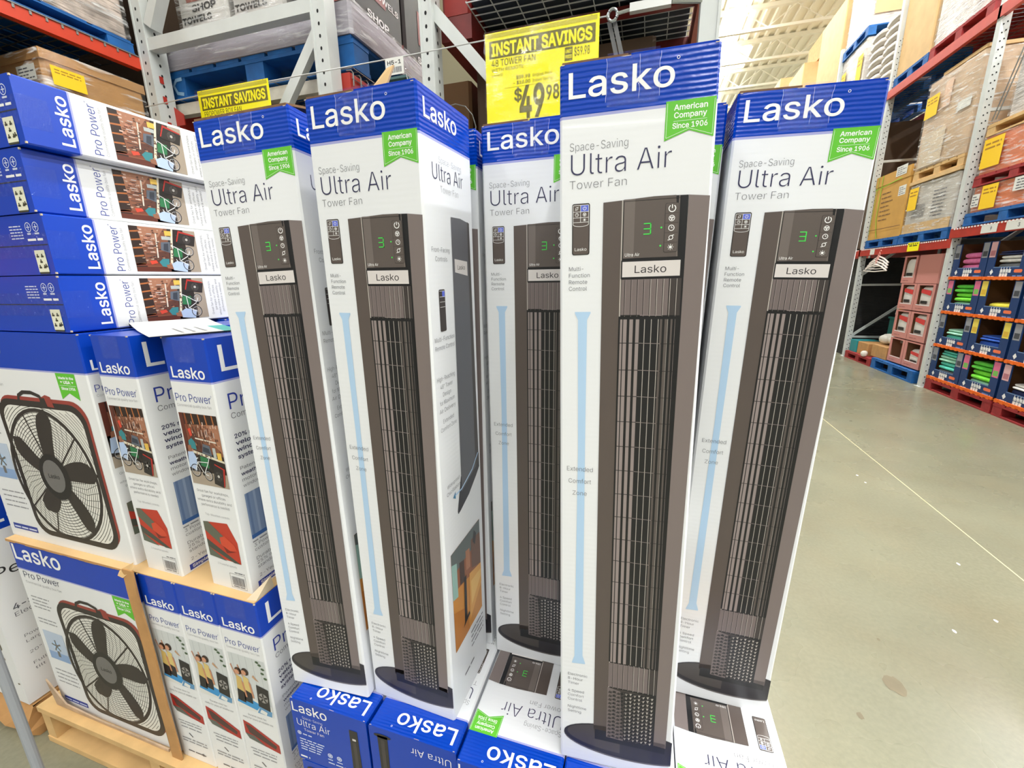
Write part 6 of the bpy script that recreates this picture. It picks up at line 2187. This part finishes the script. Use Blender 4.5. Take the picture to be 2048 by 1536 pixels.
t = load('orange_carton', 'lower orange carton with two papers and yellow note, under the red pallet', 'carton', RX + 0.05, RX + 1.08, 5.62, 6.80, L1Y + 0.143, 2.455, ORG)
note(t, ('w', -0.515), -0.42, -0.18, 0.02, 0.275, NOTE, seed=41)
note(t, ('w', -0.515), -0.56, -0.44, 0.06, 0.20, SHEET, 'shipping_label', 42)
note(t, ('w', -0.515), 0.04, 0.40, 0.14, 0.275, SHEET, 'carton_label', 43)
pallet('red pallet between the two orange cartons', RX + 0.03, RX + 1.10, 5.62, 6.82, 2.462, PRED, h=0.120, across='x')
t = load('orange_carton', 'upper orange carton with yellow note, on the red pallet', 'carton', RX + 0.05, RX + 1.08, 5.62, 6.80, 2.586, 2.985, ORG)
note(t, ('w', -0.515), -0.56, -0.26, 0.06, 0.37, NOTE, seed=51)
pallet('pine pallet on the upper orange carton', RX + 0.04, RX + 1.09, 5.62, 6.80, 2.992, PWOOD, h=0.125, across='x')
t = load('bagged_load', 'white bagged load on the pine pallet above the orange cartons', 'load', RX + 0.08, RX + 1.05, 5.64, 6.58, 3.120, 3.95, STRK)
g = G()
for yy in (6.72, 6.66):
    g.tube([(RX + 0.02, yy, 3.14), (RX + 0.05, yy - 0.15, 3.7), (RX + 0.1, yy - 0.2, 4.1)], 0.006, WIRE, 5)
tag(g.build('loose_strap', None), 'loose pale straps hanging beside the white bagged load', 'strap')

# ---- second level: loads
L2 = 4.372
pallet('blue pallet up on the top red beam under the tall plain carton', RX + 0.02, RX + 1.12, 8.36, 9.27, L2, PBLUE, h=0.140, across='x')
t = load('plain_carton', 'tall plain kraft carton on a blue pallet, up on the top beam', 'carton', RX + 0.04, RX + 1.10, 8.40, 9.27, L2 + 0.142, 6.2, KRAFTL, wrap=False)
note(t, ('w', -0.53), 0.16, 0.43, 1.05, 1.30, SHEET, 'shipping_label', 61, off=0.002)
pallet('red pallet up on the top red beam under the white wrapped load', RX + 0.02, RX + 1.12, 7.12, 8.34, L2, PRED, h=0.155, across='x')
load('wrapped_load', 'white film wrapped load on the red pallet, up on the top beam', 'load', RX + 0.05, RX + 1.10, 7.14, 8.32, L2 + 0.158, 5.6, STRK)
WBAG = mat('white_bag_plastic', (216, 208, 198), 0.4, noise=(5, 0.1), bump=('wrap', 4, 0.9, 0.03))
pallet('pallet up on the top beam under the bulging white bags', RX + 0.02, RX + 1.12, 9.45, 10.5, L2, PBLUE, h=0.140, across='x')
k = 0
for row in range(8):
    for j in range(2):
        g = G()
        g.pillow(0, 0, 0.07, 0.34, 0.27, 0.068, WBAG, 0.5)
        o = g.build('white_bag', None, (RX + 0.36, 9.73 + j * 0.52, L2 + 0.142 + row * 0.136), (0, 0, 0), smooth=True)
        tag(o, 'bulging white bag up on the top beam, %s pile, %s layer' % (('closer', 'further')[j], ('first', 'second', 'third', 'fourth', 'fifth', 'sixth', 'seventh', 'eighth')[row]), 'bag', 'white bags on the top beam')
pallet('pallet up on the top beam under the carton with yellow notes', RX + 0.02, RX + 1.12, 10.62, 11.72, L2, PBLUE, h=0.140, across='x')
t = load('wrapped_carton', 'white wrapped carton with yellow note, up on the top beam beyond the bags', 'carton', RX + 0.05, RX + 1.08, 10.66, 11.70, L2 + 0.142, 5.72, CW)
note(t, ('w', -0.515), -0.46, -0.26, 0.55, 0.95, NOTE, seed=71)
note(t, ('w', -0.515), 0.26, 0.48, 0.50, 0.98, NOTE, seed=72)
pallet('blue pallet stacked on the white wrapped carton near the roof', RX + 0.02, RX + 1.12, 10.62, 11.72, 5.735, PBLUE, h=0.160, across='x')
load('wrapped_load', 'white and tan wrapped load near the roof on the stacked blue pallet', 'load', RX + 0.05, RX + 1.10, 10.64, 11.70, 5.90, 7.3, STRK)
g = G()
p = Print(g, (0, 0, 0), (1, 0, 0), (0, 0, 1), 0.0)
TANW = mat('tan_wrapped_side', (214, 172, 128), 0.5, noise=(3, 0.08))
t2 = [o for o in COL.objects if o.get('label', '').startswith('white and tan wrapped')][0]
G().box(-0.50, 0.50, -0.556, -0.548, 0.16, 1.38, TANW).build('tan_end_panel', t2)
load('plain_carton', 'large kraft carton near the roof, far along the top beam', 'carton', RX + 0.05, RX + 1.10, 12.0, 13.4, 4.56, 7.05, KRAFTL, wrap=False)
pallet('pallet under the large kraft carton far along the top beam', RX + 0.02, RX + 1.12, 12.0, 13.4, L2, PBLUE, h=0.180, across='x')
load('plain_carton', 'kraft carton further along the top beam than the large one', 'carton', RX + 0.05, RX + 1.10, 14.6, 15.9, 4.52, 6.90, KRAFTL, wrap=False)
pallet('pallet under the kraft carton further along the top beam', RX + 0.02, RX + 1.12, 14.5, 15.9, L2, PBLUE, h=0.140, across='x')
load('plain_carton', 'kraft carton stacked higher behind the one further along', 'carton', RX + 0.35, RX + 1.10, 14.0, 15.5, 6.93, 7.5, KRAFT, wrap=False)
load('plain_carton', 'smallest looking kraft carton at the far end of the top beam', 'carton', RX + 0.05, RX + 1.10, 17.0, 18.4, 4.4, 7.45, KRAFTL, wrap=False)

load('black_goods', 'dark goods filling the ground bay beyond the opened kraft cartons', 'goods', RX + 0.06, RX + 1.08, 9.46, 11.7, 0.0, 1.76, BLK, wrap=False)
load('back_filler', 'added brown filler closing the first level bay beyond the strapped carton', 'carton', RX + 0.10, RX + 1.08, 9.50, 11.7, 1.935, 3.95, DKBROWN, wrap=False)  # added to block the view through and keep this bay dark
